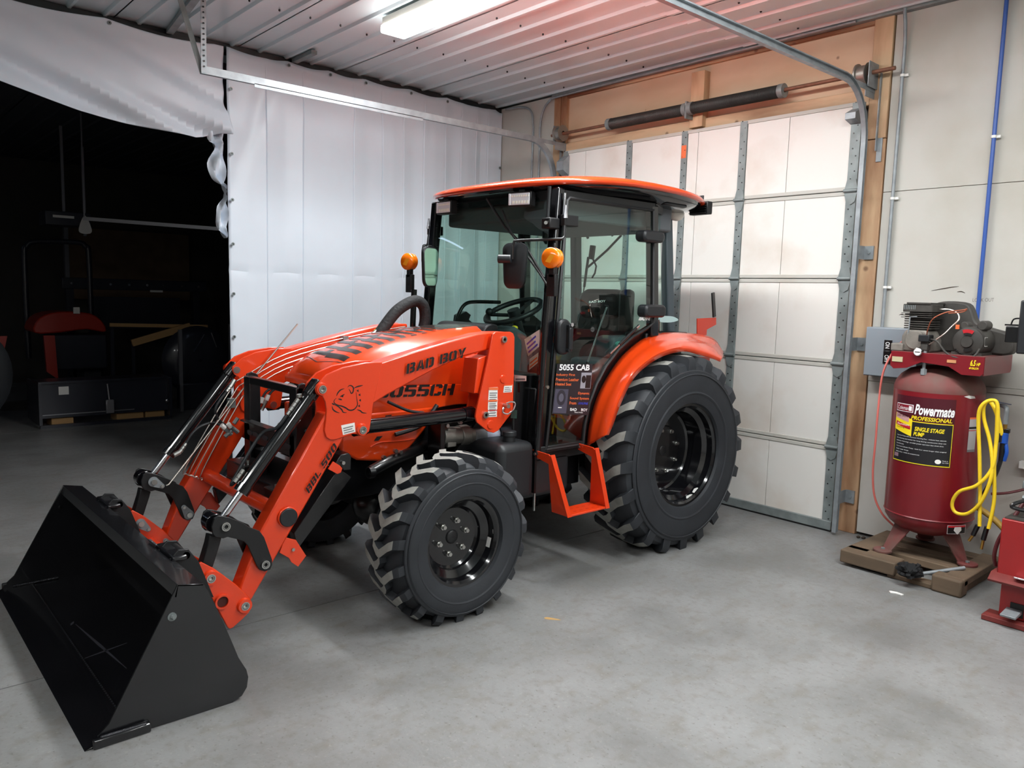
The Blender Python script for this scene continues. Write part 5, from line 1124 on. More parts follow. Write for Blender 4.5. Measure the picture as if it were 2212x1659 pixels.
# plastic tanks on the near side
b = MB().box(2.66, 2.92, 3.09, 3.42, .475, .80).build('fluid_tank', BPLAST, TR, bevel=.045); b.modifiers['bevel'].segments = 4
MB().cyl((2.79, 3.17, .79), (2.79, 3.17, .835), .034, n=20).cyl((2.79, 3.17, .83), (2.79, 3.17, .858), .042, .040, n=20).build('filler_cap', BPLAST, b, bevel=.004)
b = MB().box(2.90, 3.27, 3.16, 3.50, .45, .705).build('fuel_tank', BPLAST, TR, bevel=.035); b.modifiers['bevel'].segments = 4
MB().box(2.925, 2.94, 3.10, 3.12, .50, .74).build('tank_strap', BLACK, TR); MB().cyl((2.93, 3.10, .40), (2.93, 3.10, .50), .006, n=8).build('strap_bolt', ZINC, TR)
b = MB().box(2.66, 2.92, MY(3.42), MY(3.09), .475, .78).build('battery_box', BPLAST, TR, bevel=.03)
MB().box(2.9, 3.5, 3.3, 4.18, .44, .68).build('belly_pan', BLACK, TR, bevel=.01)
# slow-vehicle sign bracket at the rear fender
SB = [(4.55,1.361),(4.54,1.474),(4.767,1.481),(4.772,1.431),(4.662,1.396),(4.661,1.357)]
MB().prism(SB, 'y', 3.215, 3.222).build('sign_bracket', DKORANGE, TR, bevel=.001)
p, q = Vector((4.735,3.21,1.484)), Vector((4.701,3.21,1.657)); MB().bar(p, q, .034, .012, (0, 1, 0)).build('sign_bar', BLACK, TR, bevel=.004)
for pp in ((1513,693), (1533,690), (1540,694), (1512,704)): x, z = (4.576,1.458); 
MB().prism([(4.594,1.208),(4.838,1.187),(4.843,1.133),(4.768,1.136),(4.681,1.159)], 'y', 3.30, 3.31).build('rear_bracket', DKORANGE, TR)
MB().prism([(4.1, .95), (4.45, .95), (4.5, 1.3), (4.35, 1.36), (4.1, 1.36)], 'y', 3.30, 3.32).build('fender_support', BLACK, TR)
for Y in (lambda y: y, MY):
    MB().bar((4.3, Y(3.5), .55), (4.95, Y(3.45), .45), .05, .03).build('lower_link', BLACK, TR, bevel=.004)

# ================================================================ air compressor on its pallet
TX, TY, TRR = 5.02, 1.79, .245
REDT = mat('dusty_red_enamel', (122, 20, 30), .38, coat=.3, col2=(100, 26, 32), scale=2.5, thr=(.45, .8))
REDD = mat('dust_over_red', (118, 56, 54), .7, col2=(104, 84, 76), scale=7, thr=(.35, .7))
PUMPM = mat('dusty_cast_iron', (74, 70, 66), .7, metal=.3, noise=.3, scale=25)
PUMPL = mat('dusty_cast_alloy', (138, 132, 124), .65, metal=.3, noise=.25, scale=20)
MOTM = mat('dusty_motor_black', (62, 58, 54), .6, noise=.35, scale=12)
cp = thing('air_compressor', 'dark red upright air compressor with belt-driven pump and motor on top, by the wall', 'air compressor', (TX, TY, .09))
b = MB(); b.lathe([(.001, .215), (.10, .225), (.17, .25), (.215, .285), (.238, .32), (TRR-.003, .35), (TRR, .36), (TRR, 1.10)], (TX, TY, 0), 'z', 64); tk = b.build('tank', REDT, cp, ang=60)
MB().lathe([(TRR, 1.10), (TRR+.001, 1.115), (.236, 1.15), (.21, 1.19), (.165, 1.225), (.10, 1.245), (.001, 1.255)], (TX, TY, 0), 'z', 64).build('tank_dome', REDD, tk, ang=60)
MB().lathe([(TRR-.002, .345), (TRR+.003, .35), (TRR-.002, .356)], (TX, TY, 0), 'z', 64).build('tank_seam', REDT, tk)
for a in (200+55, 200-55, 20):
    a = math.radians(a); u = Vector((math.cos(a), math.sin(a), 0)); v = Vector((-u.y, u.x, 0)); c = Vector((TX, TY, 0))
    P = [c+u*.16+v*s_*w_+Vector((0, 0, z)) for z, w_, s_ in ((.26, .075, -1), (.26, .075, 1), (.112, .04, 1), (.112, .04, -1))]; Q = [p+u*(.02 if i < 2 else .10) for i, p in enumerate(P)]
    b = MB(); P[2] += u*.09; P[3] += u*.09
    b.add(P+[p-u*.008 for p in P], [(0, 1, 2, 3), (7, 6, 5, 4), (0, 4, 5, 1), (1, 5, 6, 2), (2, 6, 7, 3), (3, 7, 4, 0)]); f = b.build('foot', REDD, cp)
    ft = c+u*.275; MB().cyl((ft.x, ft.y, .10), (ft.x, ft.y, .115), .055, n=20).build('foot_pad', REDD, f, bevel=.003); MB().cyl((ft.x, ft.y, .114), (ft.x, ft.y, .124), .012, n=6).build('foot_bolt', GALVD, f)
# label wrapped round the tank: (angle deg, z)
def wrap(u, z, e=0): a = math.radians(u); return Vector((TX+(TRR+e)*math.cos(a), TY+(TRR+e)*math.sin(a), z))
def wquad(u0, u1, z0, z1, m_, nm, e=.0012, sl=0, par=None):
    n = max(2, int(abs(u1-u0)/4)+1); V = [wrap(u0+(u1-u0)*i/n, z0+sl*i/n, e) for i in range(n+1)]+[wrap(u0+(u1-u0)*i/n, z1+sl*i/n, e) for i in range(n+1)]
    return MB().add(V, [(i, i+1, n+1+i+1, n+1+i) for i in range(n)]).build(nm, m_, par or tk, smooth=False, recalc=False)
def wtext(s_, u0, u1, z0, z1, m_, e=.003, shear=0., slant=0., **k):
    text(s_, (u0, 0, z0), (u1-u0, 0, 0), (0, 0, z1-z0), m_, tk, name='label_text', shear=shear, n=(0, 0, 0), warp=lambda c: wrap(c.x, c.z+slant*(c.x-u0)/(u1-u0), e), **k)
wquad(139, 222, .672, 1.072, mat('label_maroon', (74, 18, 30), .4), 'tank_label')
wquad(141, 221, .676, .928, YELPRINT, 'label_border', .0018); wquad(142, 220.2, .681, .923, mat('label_black', (28, 27, 30), .45), 'label_panel', .0024)
wtext('Powermate', 172, 221, .968, 1.03, WHITEP, shear=.25, bold=.03); wtext('PROFESSIONAL', 168, 219, .936, .960, YELPRINT, shear=.2, bold=.025)
wquad(141, 170, .975, 1.022, WHITEP, 'label_badge', .0024); wquad(142, 169, .979, 1.018, mat('badge_red', (130, 30, 44), .4), 'label_badge', .003); wtext('Coleman', 144, 163, .986, 1.010, WHITEP, e=.0035); wquad(163.5, 168, .984, 1.012, WHITEP, 'label_badge', .0036)
wtext('SINGLE STAGE', 174, 211, .872, .897, YELPRINT, shear=.2, bold=.03); wtext('PUMP', 173, 187, .842, .866, YELPRINT, shear=.2, bold=.03)
wquad(140.5, 170, .865, .965, YELPRINT, 'label_flash', .0030, -.03); wquad(141.5, 165, .935, .965, mat('flash_pink', (196, 150, 150), .5), 'label_flash', .0034, -.02)
wquad(143, 168, .893, .915, REDPRINT, 'label_flash', .0036, -.02); wtext('CAST IRON', 143, 163, .943, .958, BKPRINT, e=.004); wtext('Aluminum', 145, 166, .893, .906, WHITEP, e=.004); wtext('Cooling Fins', 145, 167, .874, .884, BKPRINT, e=.004)
for i, (s_, u1) in enumerate((('Cast Iron Pump with Aluminum Cooling Fins - reduces heat, extends', 214), ('life of pump and motor for long lasting continuous duty use', 214), ('Induction Technology - provides greater operation than direct drive', 211), ('Electric 60 Gallon capacity', 160), ('Cast Iron Cylinder Pump - lasts four times longer than original', 215), ('single stage design', 168), ('Heavy duty - made of components', 183))):
    z = .826-.0165*i; wtext(s_, 147, u1, z, z+.008, WHITEP)
wquad(144, 152, .700, .722, mat('label_pink', (140, 110, 120), .5), 'label_flash', .003)
b = MB(); b.add([wrap(206+4.2*math.cos(a)*.9, .706+.0135*math.sin(a), .003) for a in [2*PI*k/16 for k in range(16)]], [tuple(range(16))]); b.build('label_seal', WHITE, tk, recalc=False)
wtext('Made in', 211, 218, .710, .716, WHITEP); wtext('the USA', 211, 219, .699, .705, WHITEP)
wquad(243, 257, .77, .972, mat('silver_label', (176, 172, 172), .5), 'side_label', .0015); wquad(243, 257, .962, .972, ORPRINT, 'side_label_band', .002); wquad(243, 257, .905, .917, BKPRINT, 'side_label_band', .002); wquad(243, 257, .893, .897, REDPRINT, 'side_label_band', .002); wquad(243, 257, .770, .784, STICK, 'side_label_band', .002)
wquad(225, 254, .283, .336, mat('silver_edge', (190, 180, 180), .4), 'lower_badge', .0015); wquad(226, 253, .286, .322, BKPRINT, 'lower_badge', .002); wquad(226, 253, .322, .333, REDPRINT, 'lower_badge', .002)
b = MB(); b.add([wrap(u, z, .003) for u, z in ((235, .325), (245, .325), (246, .305), (240, .280), (234, .305))], [(0, 1, 2, 3, 4)]); b.build('badge_heart', WHITE, tk, recalc=False)
b = MB(); b.add([wrap(u, z, .002) for u, z in ((231, 1.093), (238, 1.10), (247, 1.095), (249, 1.083), (240, 1.081))], [(0, 1, 2, 3, 4)]); b.build('paint_chip', WHITE, tk, recalc=False)
# platform
pf = MB().box(4.80, 5.26, 1.49, 1.995, 1.322, 1.330).build('platform', REDD, cp)
MB().prism([(1.995, 1.330), (1.49, 1.330), (1.49, 1.235), (1.505, 1.222), (1.60, 1.222), (1.67, 1.262), (1.82, 1.275), (1.90, 1.235), (1.975, 1.225), (1.995, 1.245)], 'x', 4.796, 4.802).build('platform_front', REDT, pf, bevel=.001)
MB().prism([(4.80, 1.330), (5.26, 1.330), (5.26, 1.24), (5.24, 1.225), (4.80, 1.225)], 'y', 1.488, 1.494).build('platform_end', REDT, pf); MB().box(4.80, 5.26, 1.99, 1.996, 1.24, 1.33).build('platform_end', REDT, pf)
fn = dict(n=(-1, 0, 0), th=.002)
text('6.5', (4.794, 1.558, 1.276), (0, -.028, 0), (0, 0, .034), YELPRINT, pf, bold=.03, shear=.2, **fn); text('HP', (4.794, 1.527, 1.278), (0, -.020, 0), (0, 0, .018), YELPRINT, pf, bold=.03, shear=.2, **fn); text('60 GALLON', (4.794, 1.562, 1.258), (0, -.048, 0), (0, 0, .012), YELPRINT, pf, bold=.03, shear=.2, **fn)
MB().box(4.792, 4.797, 1.925, 1.985, 1.268, 1.298).build('paper_label', mat('yellowed_label', (186, 176, 140), .6), pf); MB().box(4.792, 4.797, 1.632, 1.680, 1.285, 1.302).build('paper_label', mat('orange_label', (196, 136, 92), .6), pf)
# pump: crankcase, finned cylinder, head
MB().prism([(1.97, 1.33), (1.80, 1.33), (1.80, 1.40), (1.83, 1.46), (1.95, 1.46), (1.97, 1.42)], 'x', 4.86, 5.03).build('crankcase', PUMPL, cp, bevel=.012)
MB().cyl((4.855, 1.885, 1.40), (4.84, 1.885, 1.40), .055, n=24).build('crankcase_cover', PUMPL, cp, bevel=.004)
MB().box(4.84, 5.02, 1.95, 2.02, 1.33, 1.375).build('pump_foot', PUMPL, cp, bevel=.006)
for k in range(7): MB().prism(rrect(4.865, 5.025, 1.812, 1.968, .02, 3), 'z', 1.466+k*.0135, 1.473+k*.0135).build('cooling_fin', PUMPM, cp)
MB().box(4.89, 5.0, 1.835, 1.945, 1.46, 1.57).build('cylinder', PUMPM, cp)
hd = MB().prism(rrect(4.855, 5.03, 1.805, 1.975, .015, 3), 'z', 1.565, 1.612).build('cylinder_head', PUMPM, cp, bevel=.004)
for k in range(7): MB().box(4.852, 4.856, 1.90+k*.010, 1.904+k*.010, 1.58, 1.606).build('head_fin', GALVD, hd)
for k in range(3): MB().box(4.85, 5.035, 1.803, 1.977, 1.556-k*.012, 1.560-k*.012).build('head_gasket_fin', PUMPM, hd)
MB().tube([(4.85, 1.93, 1.43), (4.848, 1.925, 1.47), (4.85, 1.925, 1.535), (4.85, 1.885, 1.538)], .004, 6).build('breather_pipe', GALV, cp)
# belt guard behind
BG = cr2([(1.93, 1.40), (1.90, 1.55), (1.88, 1.615), (1.80, 1.635), (1.70, 1.625), (1.665, 1.58), (1.64, 1.52), (1.58, 1.49), (1.47, 1.46), (1.44, 1.43), (1.445, 1.34), (1.60, 1.335), (1.92, 1.335)], 3, True)
MB().prism(BG, 'x', 5.07, 5.15).build('belt_guard', MOTM, cp, bevel=.012)
MB().box(4.85, 5.10, 1.815, 1.95, 1.612, 1.622).build('filter_cover', MOTM, cp)
# motor, axis towards the room, with vented end bell
mo = MB().cyl((4.90, 1.615, 1.405), (5.07, 1.615, 1.405), .088, n=36).build('motor', MOTM, cp, bevel=.008)
MB().lathe([(.001, 0), (.030, 0), (.032, .006), (.034, .010), (.058, .012), (.080, .020), (.087, .035), (.087, .05)], (4.872, 1.615, 1.405), 'x', 36).build('motor_end_bell', MOTM, mo)
for a0 in (-.5, PI-.5+.25):
    MB().add([(4.8775 if r > .04 else 4.877, 1.615+r*math.sin(a), 1.405+r*math.cos(a)) for r in (.037, .056) for a in ([a0+.9*k/6 for k in range(7)] if r < .05 else [a0+.9*k/6 for k in range(6, -1, -1)])], [tuple(range(14))]).build('vent_opening', BKPRINT, mo, recalc=False)
for k in range(14):
    a = PI-.9+1.8*k/13; c_ = Vector((4.886, 1.615+.074*math.sin(a), 1.405+.074*math.cos(a))); MB().sphere(c_, .0045, 6).build('vent_slit', BKPRINT, mo)
MB().add([(4.8765, 1.615+r*math.sin(a), 1.405+r*math.cos(a)) for r, aa in ((.052, [-.5+.9*k/6 for k in range(7)]), (.072, [-.5+.9*k/6 for k in range(6, -1, -1)])) for a in aa], [tuple(range(14))]).build('red_arc_label', REDPRINT, mo, recalc=False)
MB().cyl((4.93, 1.56, 1.50), (5.02, 1.56, 1.50), .028, n=18).build('capacitor_cover', MOTM, mo, bevel=.006); MB().cyl((4.95, 1.66, 1.495), (5.02, 1.66, 1.495), .024, n=18).build('capacitor_cover', MOTM, mo, bevel=.006)
MB().add([(4.90+.002*k, 1.615-.0885*math.cos(t), 1.405+.0885*math.sin(t)) for k, t in ((0, -.25), (0, .35))]+[(4.95, 1.615-.0885*math.cos(t), 1.405+.0885*math.sin(t)) for t in (.35, -.25)], [(0, 1, 2, 3)]).build('motor_label', WHITE, mo, recalc=False)
MB().box(4.885, 4.895, 1.665, 1.683, 1.475, 1.50).build('warning_tag', ORPRINT, mo)
MB().box(4.90, 5.08, 1.54, 1.70, 1.33, 1.345).build('motor_base', MOTM, mo)
# pressure switch, gauge, valve, pipes
MB().box(4.80, 4.87, 1.79, 1.85, 1.395, 1.435).build('pressure_switch', BPLAST, cp, bevel=.004); MB().box(4.815, 4.86, 1.80, 1.84, 1.345, 1.395).build('switch_manifold', PUMPM, cp, bevel=.003)
ga = MB().cyl((4.785, 1.835, 1.335), (4.768, 1.835, 1.335), .024, n=28).build('pressure_gauge', CHROME, cp, bevel=.002); MB().cyl((4.7685, 1.835, 1.335), (4.767, 1.835, 1.335), .020, n=24).build('gauge_face', WHITE, ga); MB().box(4.7655, 4.767, 1.82, 1.848, 1.333, 1.337).build('gauge_needle', BKPRINT, ga)
MB().cyl((4.83, 1.815, 1.20), (4.83, 1.815, 1.40), .010, n=12).cyl((4.83, 1.815, 1.20), (4.83, 1.815, 1.235), .018, n=6).build('riser_pipe', GALV, cp)
MB().tube(cr([(4.95, 1.80, 1.585), (4.94, 1.74, 1.585), (4.92, 1.69, 1.565), (4.90, 1.675, 1.53), (4.88, 1.70, 1.49), (4.86, 1.735, 1.44), (4.83, 1.80, 1.38)], 5), .0045, 8).build('discharge_pipe', STEEL, cp)
MB().tube(cr([(4.83, 1.79, 1.41), (4.82, 1.75, 1.40), (4.81, 1.70, 1.345), (4.80, 1.64, 1.318), (4.82, 1.56, 1.325), (4.86, 1.54, 1.37)], 5), .006, 8).build('motor_cable', MOTM, cp)
MB().tube(cr([(4.83, 1.815, 1.42), (4.80, 1.80, 1.47), (4.78, 1.77, 1.53), (4.78, 1.70, 1.57), (4.79, 1.62, 1.585), (4.79, 1.60, 1.592), (4.79, 1.62, 1.575), (4.78, 1.69, 1.565)], 5), .0035, 8).build('copper_tube', mat('copper', (186, 110, 84), .35, metal=.8), cp)
MB().tube(cr([(5.13, 1.56, 1.05), (5.10, 1.50, 1.045), (5.05, 1.45, 1.045), (5.0, 1.42, 1.04), (4.985, 1.412, 1.02), (4.985, 1.412, .95)], 4), .013, 12).build('outlet_pipe', GALV, cp)
MB().bar((5.04, 1.47, 1.065), (5.0, 1.40, 1.062), .012, .004).build('valve_lever', mat('blue_grey_lever', (84, 92, 112), .4), cp)
MB().cyl((4.985, 1.412, .92), (4.985, 1.412, .97), .011, n=10).build('brass_fitting', mat('brass', (180, 140, 70), .35, metal=.9), cp); MB().box(4.975, 4.995, 1.385, 1.44, .90, .925).build('regulator_tap', BLACK, cp, bevel=.004)
MB().cyl((4.985, 1.412, .84), (4.985, 1.412, .90), .022, n=14).build('blue_coupler', mat('blue_plastic', (30, 80, 170), .35), cp, bevel=.003); MB().cyl((4.985, 1.415, .74), (4.985, 1.415, .84), .015, n=12).build('coupler_sleeve', BLACK, cp)
MB().tube(cr([(4.985, 1.40, .84), (4.98, 1.39, .79), (4.985, 1.40, .74)], 4), .010, 8).build('blue_hose_end', bpy.data.materials['blue_plastic'], cp)
MB().tube(cr([(4.985, 1.415, .75), (4.985, 1.435, .66), (5.0, 1.47, .58), (5.03, 1.50, .52)], 4), .012, 8).build('black_drain_hose', BPLAST, cp)
# yellow hose
YEL = mat('yellow_rubber', (236, 200, 38), .4, noise=.08, scale=20)
yh = thing('air_hose', 'yellow air hose looped over the compressor valve and hanging down', 'hose', (4.80, 1.46, 1.07))
HP = [(4.76,1.433,0.395),(4.76,1.452,0.589),(4.76,1.472,0.795),(4.76,1.488,0.975),(4.76,1.481,1.054),(4.76,1.448,1.097),(4.76,1.411,1.093),(4.76,1.404,1.013),(4.76,1.395,0.86),(4.76,1.398,0.73),(4.76,1.458,0.627),(4.76,1.548,0.569),(4.76,1.585,0.493),(4.76,1.566,0.441),(4.76,1.502,0.45),(4.76,1.438,0.526),(4.76,1.4,0.652),(4.76,1.4,0.756),(4.76,1.429,0.88),(4.76,1.466,0.991),(4.76,1.468,1.068),(4.76,1.434,1.101),(4.76,1.401,1.084),(4.76,1.393,0.937),(4.76,1.396,0.757),(4.76,1.378,0.552),(4.76,1.387,0.393)]
HP = [(x+.016*math.sin(i*1.1)-.01, y-.012, z) for i, (x, y, z) in enumerate(HP)]
MB().tube(cr(HP, 7), .0098, 12).build('hose', YEL, yh)
MB().tube(cr([(4.8,1.441,1.087),(4.8,1.409,1.034),(4.8,1.378,0.936),(4.8,1.38,0.91)], 5), .011, 10).build('hose_branch', YEL, yh); MB().cyl((4.8,1.381,0.922), (4.8,1.381,0.871), .012, n=10).build('hose_ferrule', BLACK, yh)
for p, q, e in (((4.76,1.433,0.395), (4.76,1.452,0.334), (4.76,1.47,0.297)), ((4.76,1.387,0.398), (4.76,1.399,0.321), (4.76,1.404,0.267))):
    MB().cyl(p, q, .0135, n=12).build('hose_sleeve', BLACK, yh); MB().cyl(q, e, .008, n=10).build('brass_tip', bpy.data.materials['brass'], yh)
# pallet
PW = mat('dirty_pallet_wood', (118, 98, 78), .8, col2=(82, 68, 54), scale=6, thr=(.3, .7), bump=.2, bscale=30, aniso=(1, .3, 1))
pl = thing('wooden_pallet', 'dirty wooden pallet under the red compressor', 'pallet', (4.95, 1.78, 0))
for y0, y1, x0, x1 in ((2.00, 2.13, 4.70, 5.28), (1.44, 1.55, 4.66, 5.28)): MB().box(x0, x1, y0, y1, .055, .10).build('deck_board', PW, pl, bevel=.006)
MB().box(4.62, 4.76, 1.80, 2.13, .02, .10).build('front_board', PW, pl, bevel=.008)
MB().box(4.62, 4.72, 1.44, 1.60, .0, .098).build('front_board', PW, pl, bevel=.012)
for x0 in (4.86, 5.02, 5.18): MB().box(x0, x0+.10, 1.45, 2.12, .045, .088).build('deck_board', PW, pl, bevel=.005)
for y0 in (1.46, 1.76, 2.06): MB().box(4.74, 5.26, y0, y0+.045, 0, .05).build('stringer', PW, pl, bevel=.004)
MB().box(4.64, 4.72, 1.60, 1.85, .0, .03).build('broken_slat', PW, pl, bevel=.006)
# push stick with black head, cord, scrap
br = thing('floor_scraper', 'black bristle head on a silver handle lying against the pallet', 'brush', (4.60, 1.72, 0))
b = MB(); random.seed(5)
for k in range(46):
    a = random.uniform(0, 2*PI); e_ = random.uniform(.2, 1.3); r = .082; d_ = Vector((math.cos(a)*math.cos(e_-.6), math.sin(a)*math.cos(e_-.6), abs(math.sin(e_)))); c_ = Vector((4.585, 1.705, .055)); p_ = c_+d_*r*random.uniform(.6, 1.0); p_.z = max(.004, p_.z); b.bar(c_, p_, .022, .014)
b.build('bristle_head', mat('black_bristles', (22, 22, 24), .9), br); br_k = MB().cyl((4.62, 1.69, .065), (4.83, 1.50, .115), .011, n=12).build('handle', GALV, br)
random.seed(11)
tag(MB().tube(cr([(5.19, 2.07, 1.39), (5.12, 2.08, 1.36), (5.03, 2.10, 1.27), (4.98, 2.115, 1.15), (4.95, 2.11, .95), (4.95, 2.11, .75), (4.97, 2.12, .55), (5.0, 2.11, .38), (5.02, 2.06, .27), (5.06, 2.0, .20)], 6), .0065, 8).build('pink_cord', mat('faded_red_cord', (214, 110, 100), .5)), 'faded red cord hanging from the pump down the left side of the compressor', 'cord')
tag(MB().prism([(4.40, 1.735), (4.385, 1.72), (4.40, 1.70), (4.40, 1.665), (4.415, 1.66), (4.42, 1.70), (4.41, 1.73)], 'z', .001, .008).build('white_scrap', WHITE, bevel=.001), 'small white plastic scrap lying on the floor before the pallet', 'scrap')
def debris(pts, rr, nm, lab, m_):
    random.seed(len(pts)); o = thing(nm, lab, 'debris', (*pts[0], 0))
    for (x, y) in pts: MB().sphere((x, y, rr*.5), rr*random.uniform(.6, 1.2), 6, (1.3, .9, .6)).build('crumb', m_, o)
debris([(5.28, 2.28), (5.26, 2.22), (5.29, 2.17), (5.24, 2.13), (5.30, 2.08), (5.27, 2.31)], .014, 'rubble', 'crumbs of broken concrete at the foot of the wall left of the pallet', GRIME)
tag(MB().prism(cr2([(2.61, 2.66), (2.64, 2.62), (2.665, 2.60), (2.65, 2.64), (2.63, 2.67)], 3, True), 'z', .0, .0012).build('rust_stain', mat('rust_orange', (176, 140, 88), .8), smooth=False), 'small orange rust stain on the floor in front of the rear wheel', 'stain')

# ================================================================ tire changer at the right edge
RED = mat('machine_red', (150, 27, 28), .38, coat=.2, noise=.1, scale=6); REDW = mat('worn_red', (124, 46, 42), .6, noise=.3, scale=10)
tc = thing('tire_changer', 'red tyre changing machine with silver clamp cylinder, cut off by the right edge', 'tire changer', (4.7, .9, 0))
MB().box(4.42, 5.0, .50, 1.225, .25, .545).build('upper_cabinet', RED, tc, bevel=.006); MB().box(4.46, 4.98, .52, 1.21, .03, .235).build('lower_cabinet', RED, tc, bevel=.004)
MB().prism([(4.37, .232), (4.42, .262), (5.0, .262), (5.0, .240), (4.42, .240), (4.375, .220)], 'y', .5, 1.25).build('ledge', REDW, tc, bevel=.002)
MB().prism([(1.275, 4.425), (1.275, 4.49), (.5, 4.49), (.5, 4.405), (1.25, 4.405)], 'x', 0, 1) if False else MB().box(4.40, 4.52, .5, 1.27, .002, .030).build('base_flange', REDW, tc, bevel=.004)
MB().box(4.455, 4.465, 1.10, 1.16, .045, .115).build('pedal_slot', BKPRINT, tc); MB().prism([(4.35, .075), (4.46, .085), (4.46, .065), (4.355, .062)], 'y', 1.105, 1.175).build('foot_pedal', GALV, tc, bevel=.003)
MB().box(4.43, 4.99, .51, 1.215, .545, .552).build('top_plate', PUMPM, tc)
MB().box(4.38, 4.44, .9, 1.14, .262, .272).build('tyre_lever', CHROME, tc, bevel=.004)
MB().cyl((4.56, 1.12, .635), (4.56, .7, .635), .042, n=24).build('clamp_cylinder', CHROME, tc, bevel=.003); MB().box(4.52, 4.60, 1.12, 1.135, .585, .685).build('cylinder_end_plate', GALV, tc, bevel=.003); MB().cyl((4.56, 1.135, .64), (4.56, 1.18, .64), .014, n=6).build('cylinder_nut', GALVD, tc)
MB().tube(cr([(4.52, 1.15, .64), (4.46, 1.19, .62), (4.46, 1.19, .60), (4.50, 1.10, .585)], 4), .010, 8).build('cylinder_hose', BLACK, tc)
MB().lathe([(.001, .70), (.10, .70), (.15, .695), (.15, .68), (.09, .67), (.05, .60), (.05, .55)], (4.72, 1.05, 0), 'z', 32).build('turntable', PUMPM, tc, ang=30)
MB().box(4.60, 4.66, 1.12, 1.2, .675, .72).build('clamp_jaw', GALVD, tc, bevel=.008)
MB().tube(cr([(4.55, 1.17, .62), (4.50, 1.205, .52), (4.48, 1.245, .42), (4.48, 1.26, .33), (4.50, 1.255, .27)], 5), .0095, 8).build('red_hose', mat('dark_red_rubber', (84, 26, 30), .5), tc)
MB().box(4.85, 4.97, .52, .64, .55, 1.75).build('column', RED, tc, bevel=.01)
hd = MB().box(4.60, 4.76, 1.06, 1.29, 1.37, 1.645).build('tool_head', BPLAST, tc, bevel=.008); MB().box(4.62, 4.72, 1.285, 1.352, 1.425, 1.51).build('valve_box', BLACK, hd, bevel=.005)
MB().tube(cr([(4.66, 1.34, 1.515), (4.66, 1.33, 1.545), (4.66, 1.30, 1.55), (4.66, 1.28, 1.53)], 4), .004, 6).build('head_cable', BLACK, hd); MB().box(4.63, 4.65, 1.30, 1.36, 1.512, 1.520).build('valve_lever', BLACK, hd)
MB().box(4.66, 4.92, .55, 1.10, 1.50, 1.60).build('swing_arm', BPLAST, tc, bevel=.01)
MB().cyl((4.64, 1.20, 1.36), (4.64, 1.20, 1.30), .018, n=12).build('mount_tip', GALV, hd)
tag(MB().box(5.29, 5.34, .9, 1.41, .655, .70).build('outlet_strip', WHITE, bevel=.004), 'white outlet strip on the wall above the tyre machine', 'outlet')
tag(MB().tube(cr([(5.30, 1.25, .62), (5.24, 1.33, .56), (5.18, 1.42, .52), (5.16, 1.50, .50)], 5), .008, 8).build('red_air_line', bpy.data.materials['dark_red_rubber']), 'dark red air line drooping behind the compressor to the tyre machine', 'hose')
tag(MB().tube(cr([(5.22, 1.60, .40), (5.2, 1.48, .34), (5.16, 1.36, .25), (5.10, 1.27, .16), (5.05, 1.22, .08)], 5), .018, 10).build('old_yellow_hose', mat('old_yellow', (176, 140, 60), .5)), 'old thick yellow hose sloping behind the compressor', 'hose')

# ================================================================ the dark bay beyond the tarps
DB = mat('dark_machine_black', (40, 42, 52), .35, coat=.3); DO = mat('far_orange', (170, 38, 20), .4, coat=.3); DWD = mat('pale_timber', (190, 150, 100), .7); DG = mat('dim_steel', (150, 150, 155), .4, metal=.6)
area('bay_fill_light', (-1.6, 12.3, 3.35), 1.2, .2, 3.6, (.6, .74, 1))  # two added fill lights without fixtures, so the bay machines show
area('bay_fill_light', (3.4, 8.2, 3.35), .3, 1.2, .7, (.6, .74, 1))
bb = thing('snow_pusher', 'long black steel box attachment on timber blocks in the dark bay', 'attachment', (2.4, 9.75, 0))
X0, X1 = 1.70, 3.08
MB().box(X0, X1, 9.78, 9.82, .10, .50).build('face_panel', DB, bb, bevel=.004); MB().box(X0, X1, 9.74, 10.1, .49, .515).build('top_plate', DB, bb); MB().box(X0-.01, X0+.02, 9.70, 10.35, .04, .50).build('end_plate', DB, bb); MB().box(X1-.02, X1+.01, 9.70, 10.35, .04, .50).build('end_plate', DB, bb)
MB().box(X0, X1, 9.72, 9.76, .0, .035).build('lower_rail', DB, bb); MB().box(X0+.01, X1-.4, 9.765, 9.775, .135, .145).build('edge_strip', DG, bb)
MB().box(1.90, 2.0, 9.772, 9.779, .36, .45).build('square_sticker', WHITE, bb); MB().box(2.36, 2.45, 9.70, 9.73, .12, .28).build('jack_foot', DG, bb, bevel=.01); MB().cyl((2.40, 9.72, .28), (2.39, 9.74, .46), .010).build('jack_rod', DG, bb); MB().sphere((3.03, 9.70, .23), .03, 10).build('hitch_ball', CHROME, bb)
for i, (x0, x1) in enumerate(((1.83, 2.05), (2.50, 2.80), (2.82, 3.04))): tag(MB().box(x0, x1, 9.83, 10.1, .0, .10).build('timber_block', DWD, bevel=.006), ('pale timber block under the left end of the black box attachment', 'middle pale timber block under the black box attachment', 'right pale timber block under the black box attachment')[i], 'timber')
ft = thing('compact_tractor', 'small orange tractor with tall roll hoop parked in the dark bay', 'tractor', (2.2, 11.4, 0))
MB().prism(cr2([(1.92, .98), (1.98, 1.16), (2.2, 1.24), (2.55, 1.22), (2.70, 1.10), (2.72, .98), (2.5, 1.02), (2.2, .98)], 3, True), 'y', 11.1, 11.7).build('hood', DO, ft, bevel=.04)
MB().box(2.1, 2.75, 11.15, 11.6, .5, .95).build('engine_block', DB, ft, bevel=.02)
